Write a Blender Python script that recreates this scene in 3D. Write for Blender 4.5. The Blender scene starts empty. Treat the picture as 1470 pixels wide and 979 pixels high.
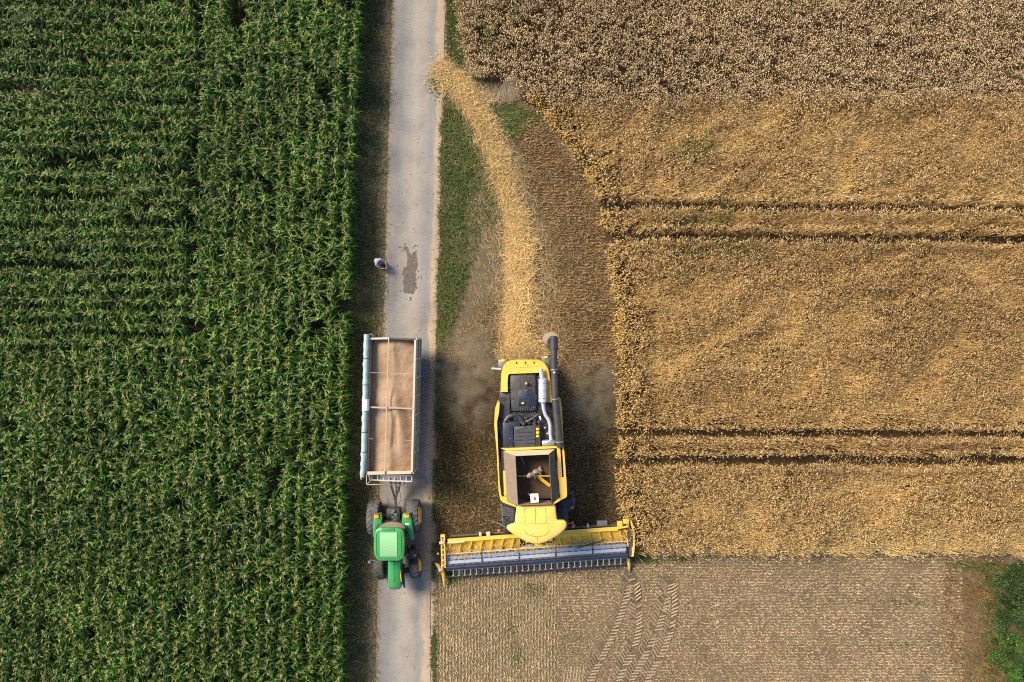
import bpy, bmesh, math, random
import numpy as np
from mathutils import Vector, Matrix

random.seed(7)
rng = np.random.default_rng(11)
scene = bpy.context.scene
COL = scene.collection
CAM_H = 39.2          # drone altitude in metres
PXM = 25.0            # photo pixels per metre on the ground


def W(px, py, h=0.0):
    """photo position of a point of known height h -> metres"""
    k = (CAM_H - h) / CAM_H / PXM
    return Vector(((px - 735.0) * k, (489.5 - py) * k, h))


# --------------------------------------------------------------------------
# noise and masks (numpy)
# --------------------------------------------------------------------------
def vnoise(x, y, scale, seed):
    r = np.random.default_rng(seed)
    N = 256
    g = r.random((N, N))
    u = x / scale + 1000.3
    v = y / scale + 1000.7
    i = np.floor(u).astype(int)
    j = np.floor(v).astype(int)
    fu = u - i
    fv = v - j
    fu = fu * fu * (3 - 2 * fu)
    fv = fv * fv * (3 - 2 * fv)
    i0, i1, j0, j1 = i % N, (i + 1) % N, j % N, (j + 1) % N
    return (g[i0, j0] * (1 - fu) * (1 - fv) + g[i1, j0] * fu * (1 - fv)
            + g[i0, j1] * (1 - fu) * fv + g[i1, j1] * fu * fv)


def fbm(x, y, scale, seed, octv=4):
    s, a, t = 0.0, 1.0, 0.0
    for k in range(octv):
        s = s + a * vnoise(x, y, scale / 2 ** k, seed + 17 * k)
        t += a
        a *= 0.55
    return s / t


def inpoly(x, y, poly):
    ins = np.zeros(x.shape, bool)
    n = len(poly)
    for a in range(n):
        x0, y0 = poly[a]
        x1, y1 = poly[(a + 1) % n]
        if y0 == y1:
            continue
        c = (y0 > y) != (y1 > y)
        ins ^= c & (x < (x1 - x0) * (y - y0) / (y1 - y0) + x0)
    return ins


def sstep(a, b, x):
    t = np.clip((x - a) / (b - a), 0, 1)
    return t * t * (3 - 2 * t)


def gx_of(X):
    return 735.0 + PXM * X


def gy_of(Y):
    return 489.5 - PXM * Y


def to_m(gx, gy):
    return (gx - 735.0) / PXM, (489.5 - gy) / PXM


# --------------------------------------------------------------------------
# materials
# --------------------------------------------------------------------------
def new_mat(name):
    m = bpy.data.materials.new(name)
    m.use_nodes = True
    nt = m.node_tree
    nt.nodes.clear()
    out = nt.nodes.new('ShaderNodeOutputMaterial')
    return m, nt, out


def ramp(nt, stops):
    r = nt.nodes.new('ShaderNodeValToRGB')
    e = r.color_ramp.elements
    while len(e) < len(stops):
        e.new(0.5)
    for k, (p, c) in enumerate(stops):
        e[k].position = p
        e[k].color = (*c, 1) if len(c) == 3 else c
    return r


def mat_solid(name, rgb, rough=0.5, metal=0.0, dirt=0.25, dirt_rgb=(0.30, 0.22, 0.13), coat=0.0, nscale=3.0, bump=0.0):
    """painted / metal / rubber surface with dust lying on it"""
    m, nt, out = new_mat(name)
    N, L = nt.nodes, nt.links
    p = N.new('ShaderNodeBsdfPrincipled')
    tc = N.new('ShaderNodeTexCoord')
    n1 = N.new('ShaderNodeTexNoise')
    n1.inputs['Scale'].default_value = nscale
    n1.inputs['Detail'].default_value = 8
    n1.inputs['Roughness'].default_value = 0.65
    L.new(tc.outputs['Object'], n1.inputs['Vector'])
    r = ramp(nt, [(0.42, (0, 0, 0)), (0.75, (1, 1, 1))])
    L.new(n1.outputs['Fac'], r.inputs['Fac'])
    mul = N.new('ShaderNodeMath')
    mul.operation = 'MULTIPLY'
    mul.inputs[1].default_value = dirt
    L.new(r.outputs['Color'], mul.inputs[0])
    mix = N.new('ShaderNodeMix')
    mix.data_type = 'RGBA'
    mix.inputs['A'].default_value = (*rgb, 1)
    mix.inputs['B'].default_value = (*dirt_rgb, 1)
    L.new(mul.outputs[0], mix.inputs['Factor'])
    L.new(mix.outputs['Result'], p.inputs['Base Color'])
    p.inputs['Roughness'].default_value = rough
    p.inputs['Metallic'].default_value = metal
    p.inputs['Coat Weight'].default_value = coat
    p.inputs['Coat Roughness'].default_value = 0.25
    if bump > 0:
        n2 = N.new('ShaderNodeTexNoise')
        n2.inputs['Scale'].default_value = nscale * 6
        n2.inputs['Detail'].default_value = 5
        L.new(tc.outputs['Object'], n2.inputs['Vector'])
        b = N.new('ShaderNodeBump')
        b.inputs['Strength'].default_value = bump
        b.inputs['Distance'].default_value = 0.03
        L.new(n2.outputs['Fac'], b.inputs['Height'])
        L.new(b.outputs['Normal'], p.inputs['Normal'])
    L.new(p.outputs[0], out.inputs['Surface'])
    return m


def mat_veg(name, rough=0.55, trans=0.25, spec=0.3, objrand=False):
    """plants: colour of each blade from its own attribute, thin translucent tissue"""
    m, nt, out = new_mat(name)
    N, L = nt.nodes, nt.links
    at = N.new('ShaderNodeAttribute')
    at.attribute_name = 'tint'
    col = at.outputs['Color']
    if objrand:
        oi = N.new('ShaderNodeObjectInfo')
        mr = N.new('ShaderNodeMapRange')
        mr.inputs['To Min'].default_value = 0.72
        mr.inputs['To Max'].default_value = 1.25
        L.new(oi.outputs['Random'], mr.inputs['Value'])
        hs = N.new('ShaderNodeHueSaturation')
        L.new(mr.outputs[0], hs.inputs['Value'])
        L.new(col, hs.inputs['Color'])
        col = hs.outputs['Color']
    p = N.new('ShaderNodeBsdfPrincipled')
    L.new(col, p.inputs['Base Color'])
    p.inputs['Roughness'].default_value = rough
    p.inputs['Specular IOR Level'].default_value = spec
    t = N.new('ShaderNodeBsdfTranslucent')
    L.new(col, t.inputs['Color'])
    mx = N.new('ShaderNodeMixShader')
    mx.inputs['Fac'].default_value = trans
    L.new(p.outputs[0], mx.inputs[1])
    L.new(t.outputs[0], mx.inputs[2])
    L.new(mx.outputs[0], out.inputs['Surface'])
    return m


def mat_ground():
    m, nt, out = new_mat('earth')
    N, L = nt.nodes, nt.links
    at = N.new('ShaderNodeAttribute')
    at.attribute_name = 'tint'
    geo = N.new('ShaderNodeNewGeometry')
    n1 = N.new('ShaderNodeTexNoise')
    n1.inputs['Scale'].default_value = 9.0
    n1.inputs['Detail'].default_value = 9
    n1.inputs['Roughness'].default_value = 0.75
    L.new(geo.outputs['Position'], n1.inputs['Vector'])
    r = ramp(nt, [(0.3, (0.45, 0.45, 0.45)), (0.7, (1.5, 1.5, 1.5))])
    L.new(n1.outputs['Fac'], r.inputs['Fac'])
    mx = N.new('ShaderNodeMix')
    mx.data_type = 'RGBA'
    mx.blend_type = 'MULTIPLY'
    mx.inputs['Factor'].default_value = 1
    L.new(at.outputs['Color'], mx.inputs['A'])
    L.new(r.outputs['Color'], mx.inputs['B'])
    p = N.new('ShaderNodeBsdfPrincipled')
    p.inputs['Roughness'].default_value = 0.95
    p.inputs['Specular IOR Level'].default_value = 0.1
    L.new(mx.outputs['Result'], p.inputs['Base Color'])
    b = N.new('ShaderNodeBump')
    b.inputs['Strength'].default_value = 0.7
    b.inputs['Distance'].default_value = 0.06
    L.new(n1.outputs['Fac'], b.inputs['Height'])
    L.new(b.outputs['Normal'], p.inputs['Normal'])
    L.new(p.outputs[0], out.inputs['Surface'])
    return m


# --------------------------------------------------------------------------
# numpy mesh accumulation for vegetation
# --------------------------------------------------------------------------
class Geo:
    def __init__(self):
        self.v, self.c, self.q, self.t, self.n = [], [], [], [], 0

    def add(self, v, c, q=None, t=None):
        v = np.asarray(v, np.float32).reshape(-1, 3)
        c = np.asarray(c, np.float32).reshape(-1, 3)
        if q is not None and len(q):
            self.q.append(np.asarray(q, np.int32).reshape(-1, 4) + self.n)
        if t is not None and len(t):
            self.t.append(np.asarray(t, np.int32).reshape(-1, 3) + self.n)
        self.v.append(v)
        self.c.append(c)
        self.n += len(v)

    def arrays(self):
        v = np.concatenate(self.v)
        c = np.concatenate(self.c)
        q = np.concatenate(self.q) if self.q else np.zeros((0, 4), np.int32)
        t = np.concatenate(self.t) if self.t else np.zeros((0, 3), np.int32)
        return v, c, q, t

    def mesh(self, name, mat):
        v, c, q, t = self.arrays()
        me = bpy.data.meshes.new(name)
        me.vertices.add(len(v))
        me.vertices.foreach_set('co', v.ravel())
        nl = 4 * len(q) + 3 * len(t)
        me.loops.add(nl)
        me.loops.foreach_set('vertex_index', np.concatenate([q.ravel(), t.ravel()]).astype(np.int32))
        me.polygons.add(len(q) + len(t))
        ls = np.concatenate([np.arange(len(q)) * 4, 4 * len(q) + np.arange(len(t)) * 3]).astype(np.int32)
        me.polygons.foreach_set('loop_start', ls)
        a = me.attributes.new('tint', 'FLOAT_COLOR', 'POINT')
        c4 = np.concatenate([c, np.ones((len(c), 1), np.float32)], axis=1)
        a.data.foreach_set('color', c4.ravel())
        me.materials.append(mat)
        me.update(calc_edges=True)
        return me

    def build(self, name, mat, **props):
        o = bpy.data.objects.new(name, self.mesh(name, mat))
        COL.objects.link(o)
        for k, val in props.items():
            o[k] = val
        return o


def blades(geo, P, az, length, width, tilt, curve, nseg, c0, c1, prof=(1.0, 0.15), roll=None, flat_col=False):
    """P (n,3) roots; az azimuth; tilt from vertical at the root, +curve at the tip (radians)"""
    n = len(P)
    if n == 0:
        return
    d = np.stack([np.cos(az), np.sin(az), np.zeros(n)], 1)
    side = np.stack([-np.sin(az), np.cos(az), np.zeros(n)], 1)
    if roll is not None:
        side = side * np.cos(roll)[:, None]
        side[:, 2] = np.sin(roll)
    c0 = np.broadcast_to(np.asarray(c0, float), (n, 3))
    c1 = np.broadcast_to(np.asarray(c1, float), (n, 3))
    length = np.broadcast_to(length, (n,))
    width = np.broadcast_to(width, (n,))
    p = P.astype(float).copy()
    V = np.zeros((n, (nseg + 1) * 2, 3))
    C = np.zeros((n, (nseg + 1) * 2, 3))
    for i in range(nseg + 1):
        t = i / nseg
        if len(prof) == 2:
            w = prof[0] * (1 - t) + prof[1] * t
        else:
            w = np.interp(t, np.linspace(0, 1, len(prof)), prof)
        hw = (width * w * 0.5)[:, None]
        V[:, 2 * i] = p - side * hw
        V[:, 2 * i + 1] = p + side * hw
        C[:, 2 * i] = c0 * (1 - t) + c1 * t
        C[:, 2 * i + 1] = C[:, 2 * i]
        th = tilt + curve * (i + 0.5) / nseg
        p = p + (length / nseg)[:, None] * (np.sin(th)[:, None] * d + np.cos(th)[:, None] * np.array([0, 0, 1.0]))
    base = (np.arange(n) * (nseg + 1) * 2)[:, None]
    Q = []
    for i in range(nseg):
        Q.append(base + np.array([2 * i, 2 * i + 1, 2 * i + 3, 2 * i + 2])[None])
    geo.add(V, C, q=np.stack(Q, 1))
    return p


def ears(geo, P, D, length, rad, col, coltip):
    """grain heads: three-sided spindles"""
    n = len(P)
    D = D / np.linalg.norm(D, axis=1, keepdims=True)
    up = np.where(np.abs(D[:, 2:3]) > 0.9, np.array([[1.0, 0, 0]]), np.array([[0, 0, 1.0]]))
    A = np.cross(D, up)
    A /= np.linalg.norm(A, axis=1, keepdims=True)
    B = np.cross(D, A)
    V = np.zeros((n, 5, 3))
    V[:, 0] = P
    mid = P + D * (length * 0.4)[:, None]
    for k in range(3):
        a = 2 * math.pi * k / 3
        V[:, 1 + k] = mid + (A * math.cos(a) + B * math.sin(a)) * rad[:, None]
    V[:, 4] = P + D * length[:, None]
    C = np.zeros((n, 5, 3))
    C[:, :4] = col[:, None]
    C[:, 4] = coltip
    T = []
    base = (np.arange(n) * 5)[:, None]
    for k in range(3):
        T.append(base + np.array([0, 1 + (k + 1) % 3, 1 + k])[None])
        T.append(base + np.array([4, 1 + k, 1 + (k + 1) % 3])[None])
    geo.add(V, C, t=np.stack(T, 1))


def scatter_box(gx0, gy0, gx1, gy1, dens):
    """random ground points (photo-pixel units on the ground), dens per m2"""
    n = int((gx1 - gx0) * (gy1 - gy0) / PXM ** 2 * dens)
    return rng.uniform(gx0, gx1, n), rng.uniform(gy0, gy1, n)


def scatter_poly(poly, dens):
    xs = [p[0] for p in poly]
    ys = [p[1] for p in poly]
    gx, gy = scatter_box(min(xs), min(ys), max(xs), max(ys), dens)
    k = inpoly(gx, gy, poly)
    return gx[k], gy[k]


def P3(gx, gy, z=0.0):
    X, Y = to_m(gx, gy)
    return np.stack([X, Y, np.broadcast_to(z, X.shape)], 1)


def jit(n, lo, hi):
    return rng.uniform(lo, hi, n)


def vary(rgb, n, amt=0.2, hue=0.06):
    b = 1 + rng.uniform(-amt, amt, (n, 1))
    h = 1 + rng.uniform(-hue, hue, (n, 3))
    return np.asarray(rgb)[None] * b * h


# --------------------------------------------------------------------------
# layout of the place, in ground coordinates
# --------------------------------------------------------------------------
ROAD = [(-700, 580, 656), (-200, 568, 645), (0, 563.5, 640), (130, 559, 636.5), (300, 554.5, 632), (410, 552, 628.5),
        (620, 546.5, 623), (860, 541.5, 618.5), (979, 540, 617), (1200, 536, 613), (1700, 527, 604)]
RY = np.array([r[0] for r in ROAD], float)
RL = np.array([r[1] for r in ROAD], float)
RR = np.array([r[2] for r in ROAD], float)


def road_l(gy):
    return np.interp(gy, RY, RL)


def road_r(gy):
    return np.interp(gy, RY, RR)


CORN_Y = np.array([-300, 0, 150, 300, 500, 700, 979, 1300], float)
CORN_X = np.array([530, 524, 519, 511, 507.5, 502, 498, 492], float)


def corn_edge(gy):
    return np.interp(gy, CORN_Y, CORN_X)


WHEAT = [(652, -160), (654, 0), (655, 46), (658, 68), (670, 88), (677, 112), (695, 117), (722, 118), (734, 128), (752, 146),
         (768, 154), (785, 174), (805, 199), (818, 215), (838, 246), (854, 274), (859, 296), (862, 318), (872, 350), (877, 385),
         (882, 415), (885, 470), (888, 555), (889, 612), (884, 645), (882, 670), (888, 692), (889, 715), (896, 740), (906, 760),
         (908, 793), (1330, 793), (1470, 796), (1640, 800), (1640, -160)]
SWATH = [(-60 + 700, 96, 14), (652, 112, 13), (672, 142, 14), (690, 172, 15), (706, 205, 16), (718, 240, 16), (732, 280, 16), (742, 320, 17),
         (748, 350, 22), (748, 400, 23), (746, 450, 24), (745, 500, 24), (745, 530, 23)]
SWATH[0] = (634, 98, 9)
# unload the swath polyline for distance queries
SWP = np.array([(a, b) for a, b, c in SWATH], float)
SWW = np.array([c for a, b, c in SWATH], float)


def swath_d(gx, gy):
    """distance to the straw swath line divided by its half width"""
    best = np.full(gx.shape, 1e9)
    for k in range(len(SWP) - 1):
        a, b = SWP[k], SWP[k + 1]
        ab = b - a
        t = np.clip(((gx - a[0]) * ab[0] + (gy - a[1]) * ab[1]) / (ab @ ab), 0, 1)
        d = np.hypot(gx - a[0] - t * ab[0], gy - a[1] - t * ab[1])
        w = SWW[k] * (1 - t) + SWW[k + 1] * t
        best = np.minimum(best, d / w)
    return best


def swath_h(gx, gy):
    d = swath_d(gx, gy) + 0.35 * (fbm(gx, gy, 14, 91) - 0.5)
    bump = 0.34 * (1 - sstep(0.35, 1.12, d))
    bump = bump * (0.55 + 0.45 * sstep(300, 350, gy))
    return bump * (0.7 + 0.6 * fbm(gx, gy, 9, 92))


def tram(gx, gy):
    """0..1: inside a wheel lane through the crop"""
    m = np.zeros(gx.shape)
    for x0, y0, x1, y1, w in ((880, 299, 1470, 305, 5.2), (880, 343, 1470, 347, 5.4), (893, 618, 1470, 622, 5.0), (893, 658, 1470, 658, 5.8)):
        yc = y0 + (gx - x0) * (y1 - y0) / (x1 - x0) + 5 * (fbm(gx, gx * 0 + y0, 45, 33, 3) - 0.5)
        ww = w * (0.8 + 0.4 * vnoise(gx, gx * 0 + y0, 18, 35))
        m = np.maximum(m, 1 - sstep(ww * 0.8, ww * 1.5, np.abs(gy - yc)))
    return m


def border_y(gx):
    """line between the greyer and the golden grain"""
    return 158 - (gx - 770) * 12 / 700 + 10 * (fbm(gx, gx * 0, 60, 5, 3) - 0.5)


TRACKS = [[(903, 826), (893, 862), (880, 900), (866, 930), (845, 970), (830, 1010)],
          [(908, 835), (913, 868), (913, 900), (906, 930), (890, 960), (874, 1000)],
          [(960, 834), (952, 868), (940, 902), (925, 934), (905, 970), (890, 1010)],
          [(962, 838), (964, 868), (960, 900), (948, 932), (930, 965), (915, 1000)]]


def track_d(gx, gy):
    best = np.full(gx.shape, 1e9)
    for ln in TRACKS:
        p = np.array(ln, float)
        for k in range(len(p) - 1):
            a, b = p[k], p[k + 1]
            ab = b - a
            t = np.clip(((gx - a[0]) * ab[0] + (gy - a[1]) * ab[1]) / (ab @ ab), 0, 1)
            best = np.minimum(best, np.hypot(gx - a[0] - t * ab[0], gy - a[1] - t * ab[1]))
    return best


# --------------------------------------------------------------------------
# ground sheet
# --------------------------------------------------------------------------
M_ground = mat_ground()


def smask(gx, gy, poly, soft=12, amp=30, seed=3):
    """soft-edged noisy membership, by jittering the query points"""
    nx = (fbm(gx, gy, 22, seed) - 0.5) * amp
    ny = (fbm(gx, gy, 22, seed + 50) - 0.5) * amp
    acc = 0
    offs = [(0, 0), (soft, 0), (-soft, 0), (0, soft), (0, -soft)]
    for ox, oy in offs:
        acc = acc + inpoly(gx + nx + ox, gy + ny + oy, poly)
    return acc / len(offs)


GREEN_VERGE = [(634, 140), (660, 150), (690, 200), (712, 250), (720, 320), (690, 330), (672, 400), (655, 470), (640, 520), (627, 520), (628, 400), (632, 250)]
GREEN_STRIP = [(633, 150), (662, 160), (690, 215), (690, 265), (668, 290), (668, 400), (650, 460), (636, 500), (627, 500), (629, 400)]
GREEN_TOP = [(640, -40), (655, -40), (656, 60), (664, 95), (652, 100), (641, 60)]
GREEN_SPOT = [(705, 150), (740, 150), (775, 165), (760, 190), (738, 200), (722, 190)]
CUT_RIGHT = [(742, 175), (770, 158), (838, 246), (860, 300), (877, 385), (886, 480), (889, 612), (890, 700), (900, 795), (625, 795), (624, 480), (700, 440), (770, 330)]
TAN_FIELD = [(618, 800), (1385, 800), (1400, 1200), (612, 1200)]
DRY_CORNER = [(1355, 805), (1440, 800), (1430, 1000), (1380, 1010), (1350, 900)]
DUSTY = [(640, 470), (730, 470), (712, 560), (690, 600), (640, 610), (628, 560)]


def ground_colour(gx, gy):
    n = gx.shape
    c = np.zeros(n + (3,))

    def put(mask, rgb):
        c[...] = c * (1 - mask[..., None]) + np.asarray(rgb) * mask[..., None]
    c[...] = (0.13, 0.10, 0.06)
    put(1.0 * (gx < road_l(gy)), (0.11, 0.085, 0.055))
    put(sstep(-20, -2, gx - road_l(gy)) * (gx < road_l(gy) + 4), (0.24, 0.19, 0.12))
    nb = fbm(gx, gy, 55, 71)
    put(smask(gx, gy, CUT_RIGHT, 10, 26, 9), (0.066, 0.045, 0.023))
    put(smask(gx, gy, [(760, 320), (800, 320), (812, 420), (808, 530), (765, 530)], 16, 50, 13) * 0.35, (0.26, 0.19, 0.10))
    put(smask(gx, gy, GREEN_VERGE, 10, 30, 21) * 0.85, (0.13, 0.115, 0.055))
    put(smask(gx, gy, DUSTY, 20, 30, 24) * 0.7, (0.22, 0.165, 0.10))
    put(smask(gx, gy, TAN_FIELD, 6, 14, 27), (0.145, 0.108, 0.064))
    put(smask(gx, gy, DRY_CORNER, 16, 40, 29) * 0.8, (0.18, 0.125, 0.07))
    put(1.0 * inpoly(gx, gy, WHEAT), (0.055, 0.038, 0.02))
    put(1 - sstep(7, 11, track_d(gx, gy)), (0.11, 0.08, 0.05))  # pressed earth, darkened further for the shade among the lug prints
    sd = swath_d(gx, gy)
    put(1 - sstep(0.5, 1.3, sd + 0.5 * (nb - 0.5)), (0.30, 0.20, 0.085))
    put((sstep(4, -3, gx - road_r(gy) - 5) * (gx > road_r(gy) - 10)), (0.36, 0.28, 0.19))
    c *= (0.75 + 0.5 * fbm(gx, gy, 30, 77))[..., None]
    return np.clip(c, 0.01, 0.9)


def build_ground():
    step = 0.1
    xs = np.arange(-36, 36 + 1e-6, step)
    ys = np.arange(-27, 27 + 1e-6, step)
    # the same sheet runs out to the horizon with ever larger cells
    out = np.array([2, 6, 14, 30, 70, 160, 400, 900.0])
    xs = np.concatenate([-36 - out[::-1], xs, 36 + out])
    ys = np.concatenate([-27 - out[::-1], ys, 27 + out])
    X, Y = np.meshgrid(xs, ys)
    gx, gy = gx_of(X), gy_of(Y)
    Z = 0.03 * (fbm(gx, gy, 40, 61) - 0.5) + 0.025 * (fbm(gx, gy, 6, 63, 2) - 0.5)
    onroad = sstep(10, 0, road_l(gy) - gx) * sstep(10, 0, gx - road_r(gy))
    Z = Z * (1 - onroad) - 0.03 * onroad
    Z += swath_h(gx, gy) * 0.75 * (1 - onroad * 0.6)
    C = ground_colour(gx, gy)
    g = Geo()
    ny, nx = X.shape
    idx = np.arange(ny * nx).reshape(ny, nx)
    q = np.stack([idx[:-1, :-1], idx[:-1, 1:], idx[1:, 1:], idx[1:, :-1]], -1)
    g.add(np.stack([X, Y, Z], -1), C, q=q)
    o = g.build('ground', M_ground, kind='structure')
    o.data.shade_smooth()
    return o


build_ground()


def mat_road():
    m, nt, out = new_mat('worn concrete road')
    N, L = nt.nodes, nt.links
    uvn = N.new('ShaderNodeUVMap')
    sep = N.new('ShaderNodeSeparateXYZ')
    L.new(uvn.outputs['UV'], sep.inputs[0])
    geo = N.new('ShaderNodeNewGeometry')
    mp = N.new('ShaderNodeMapping')
    mp.inputs['Scale'].default_value = (1.0, 0.22, 1.0)
    L.new(geo.outputs['Position'], mp.inputs['Vector'])
    nz = N.new('ShaderNodeTexNoise')
    nz.inputs['Scale'].default_value = 1.6
    nz.inputs['Detail'].default_value = 7
    nz.inputs['Roughness'].default_value = 0.7
    L.new(mp.outputs[0], nz.inputs['Vector'])
    # wander the lanes sideways
    mul = N.new('ShaderNodeMath')
    mul.operation = 'MULTIPLY_ADD'
    mul.inputs[1].default_value = 0.40
    L.new(nz.outputs['Fac'], mul.inputs[0])
    sub = N.new('ShaderNodeMath')
    sub.operation = 'SUBTRACT'
    sub.inputs[1].default_value = 0.20
    L.new(sep.outputs['X'], sub.inputs[0])
    L.new(sub.outputs[0], mul.inputs[2])
    grey = (0.205, 0.202, 0.20)
    beige = (0.285, 0.265, 0.237)
    sand = (0.36, 0.29, 0.215)
    r = ramp(nt, [(0.0, sand), (0.07, (0.26, 0.235, 0.21)), (0.2, grey), (0.36, (0.25, 0.232, 0.21)), (0.5, beige),
                  (0.64, (0.265, 0.24, 0.21)), (0.76, grey), (0.84, (0.24, 0.225, 0.2)), (0.89, sand), (1.0, (0.38, 0.29, 0.2))])
    L.new(mul.outputs[0], r.inputs['Fac'])
    fine = N.new('ShaderNodeTexNoise')
    fine.inputs['Scale'].default_value = 14
    fine.inputs['Detail'].default_value = 8
    fine.inputs['Roughness'].default_value = 0.8
    L.new(geo.outputs['Position'], fine.inputs['Vector'])
    fr = ramp(nt, [(0.3, (0.5, 0.5, 0.5)), (0.42, (0.92, 0.92, 0.92)), (0.6, (1.05, 1.04, 1.02)), (0.75, (1.4, 1.36, 1.28))])
    L.new(fine.outputs['Fac'], fr.inputs['Fac'])
    mx = N.new('ShaderNodeMix')
    mx.data_type = 'RGBA'
    mx.blend_type = 'MULTIPLY'
    mx.inputs['Factor'].default_value = 1
    L.new(r.outputs['Color'], mx.inputs['A'])
    L.new(fr.outputs['Color'], mx.inputs['B'])
    big = N.new('ShaderNodeTexNoise')
    big.inputs['Scale'].default_value = .55
    big.inputs['Detail'].default_value = 5
    L.new(geo.outputs['Position'], big.inputs['Vector'])
    bigr = ramp(nt, [(.32, (.80, .80, .80)), (.5, (.98, .97, .96)), (.68, (1.10, 1.085, 1.06))])
    L.new(big.outputs['Fac'], bigr.inputs['Fac'])
    vor = N.new('ShaderNodeTexVoronoi')
    vor.feature = 'DISTANCE_TO_EDGE'
    vor.inputs['Scale'].default_value = .42
    wob = N.new('ShaderNodeVectorMath')
    wob.operation = 'ADD'
    L.new(geo.outputs['Position'], wob.inputs[0])
    L.new(fine.outputs['Color'], wob.inputs[1])
    L.new(wob.outputs[0], vor.inputs['Vector'])
    cr = ramp(nt, [(0.0, (.90, .89, .88)), (.010, (.96, .96, .96)), (.018, (1, 1, 1))])
    L.new(vor.outputs['Distance'], cr.inputs['Fac'])
    mx2 = N.new('ShaderNodeMix')
    mx2.data_type = 'RGBA'
    mx2.blend_type = 'MULTIPLY'
    mx2.inputs['Factor'].default_value = 1
    L.new(bigr.outputs['Color'], mx2.inputs['A'])
    L.new(cr.outputs['Color'], mx2.inputs['B'])
    mx3 = N.new('ShaderNodeMix')
    mx3.data_type = 'RGBA'
    mx3.blend_type = 'MULTIPLY'
    mx3.inputs['Factor'].default_value = 1
    L.new(mx.outputs['Result'], mx3.inputs['A'])
    L.new(mx2.outputs['Result'], mx3.inputs['B'])
    p = N.new('ShaderNodeBsdfPrincipled')
    p.inputs['Roughness'].default_value = 0.9
    p.inputs['Specular IOR Level'].default_value = 0.2
    L.new(mx3.outputs['Result'], p.inputs['Base Color'])
    b = N.new('ShaderNodeBump')
    b.inputs['Strength'].default_value = 0.25
    b.inputs['Distance'].default_value = 0.02
    L.new(fine.outputs['Fac'], b.inputs['Height'])
    L.new(b.outputs['Normal'], p.inputs['Normal'])
    L.new(p.outputs[0], out.inputs['Surface'])
    return m


def build_road():
    gy = np.concatenate([np.arange(-2000, -200, 200), np.arange(-200, 1200, 3), np.arange(1200, 3000, 200)]).astype(float)
    u = np.linspace(0, 1, 13)
    l = road_l(gy) + 3.2 * (fbm(gy, gy * 0, 26, 41, 4) - 0.5)
    r = road_r(gy) + 5.0 * (fbm(gy, gy * 0, 30, 43, 4) - 0.5)
    gx = l[:, None] * (1 - u) + r[:, None] * u
    X, Y = to_m(gx, np.repeat(gy[:, None], len(u), 1))
    Z = 0.035 - 0.03 * (np.abs(u - 0.5) * 2) ** 6
    v = np.stack([X, Y, np.repeat(Z[None], len(gy), 0)], -1).reshape(-1, 3)
    me = bpy.data.meshes.new('road')
    ny, nx = X.shape
    idx = np.arange(ny * nx).reshape(ny, nx)
    q = np.stack([idx[:-1, :-1], idx[1:, :-1], idx[1:, 1:], idx[:-1, 1:]], -1).reshape(-1, 4)
    me.from_pydata(v.tolist(), [], q.tolist())
    uv = me.uv_layers.new(name='UVMap')
    U = np.repeat(u[None], ny, 0).reshape(-1)
    Vv = np.repeat((gy / 100)[:, None], nx, 1).reshape(-1)
    li = np.zeros(len(me.loops), np.int32)
    me.loops.foreach_get('vertex_index', li)
    uv.data.foreach_set('uv', np.stack([U[li], Vv[li]], 1).astype(np.float32).ravel())
    me.materials.append(mat_road())
    o = bpy.data.objects.new('road', me)
    COL.objects.link(o)
    o['kind'] = 'structure'
    # normals up
    me.update()
    if me.polygons[0].normal.z < 0:
        me.flip_normals()


build_road()

# dark damp patch on the road (and its small satellites)
M_damp = mat_solid('damp concrete', (0.085, 0.07, 0.056), 0.75, 0, 0.55, (0.16, 0.135, 0.11), 0, 8)


def blob(cx, cy, pts):
    return [(cx + a, cy + b) for a, b in pts]


def build_damp():
    bm = bmesh.new()
    shapes = [[(583, 360), (588, 362), (591, 366), (594, 361), (598, 360), (599, 372), (600, 380), (599, 386), (597, 387), (597, 398), (598, 408),
               (596, 414), (595, 421), (590, 422), (586, 420), (581, 421), (578, 417), (580, 411), (578.5, 404), (580, 396), (578, 388), (580, 384), (584, 384), (585, 372)],
              [(578, 354), (584, 353), (587, 357), (588, 366), (585, 367), (584, 360), (579, 359)],
              [(588, 427), (590.5, 426), (590, 431.5), (588.4, 431)],
              [(580, 349), (582.5, 349.5), (582, 352), (580, 351.5)], [(599.5, 396), (601.5, 397), (600.5, 400)]]
    for q_ in range(26):
        a_, b_, r_ = random.gauss(590, 8), random.uniform(350, 432), random.uniform(.4, 1.3)
        shapes.append([(a_ + r_ * math.cos(t_), b_ + r_ * math.sin(t_)) for t_ in (0, 1.05, 2.1, 3.1, 4.2, 5.2)])
    for si, s in enumerate(shapes):
        pts = []
        for k in range(len(s)):
            a, b = Vector(s[k]), Vector(s[(k + 1) % len(s)])
            nseg = max(2, int((b - a).length / 1.0))
            for j in range(nseg):
                q = a.lerp(b, j / nseg)
                pts.append((q.x + random.uniform(-.9, .9), q.y + random.uniform(-.9, .9)))
        vs = []
        for (a, b) in pts:
            w = W(a, b, 0.04)
            vs.append(bm.verts.new((w.x, w.y, 0.0395 + .0008 * si)))
        f = bm.faces.new(vs)
        if f.normal.z < 0:
            f.normal_flip()
    bmesh.ops.triangulate(bm, faces=bm.faces[:])
    bmesh.ops.recalc_face_normals(bm, faces=bm.faces[:])
    me = bpy.data.meshes.new('damp_patch')
    bm.to_mesh(me)
    me.materials.append(M_damp)
    o = bpy.data.objects.new('road_damp_patch', me)
    COL.objects.link(o)
    o['kind'] = 'structure'


build_damp()

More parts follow.
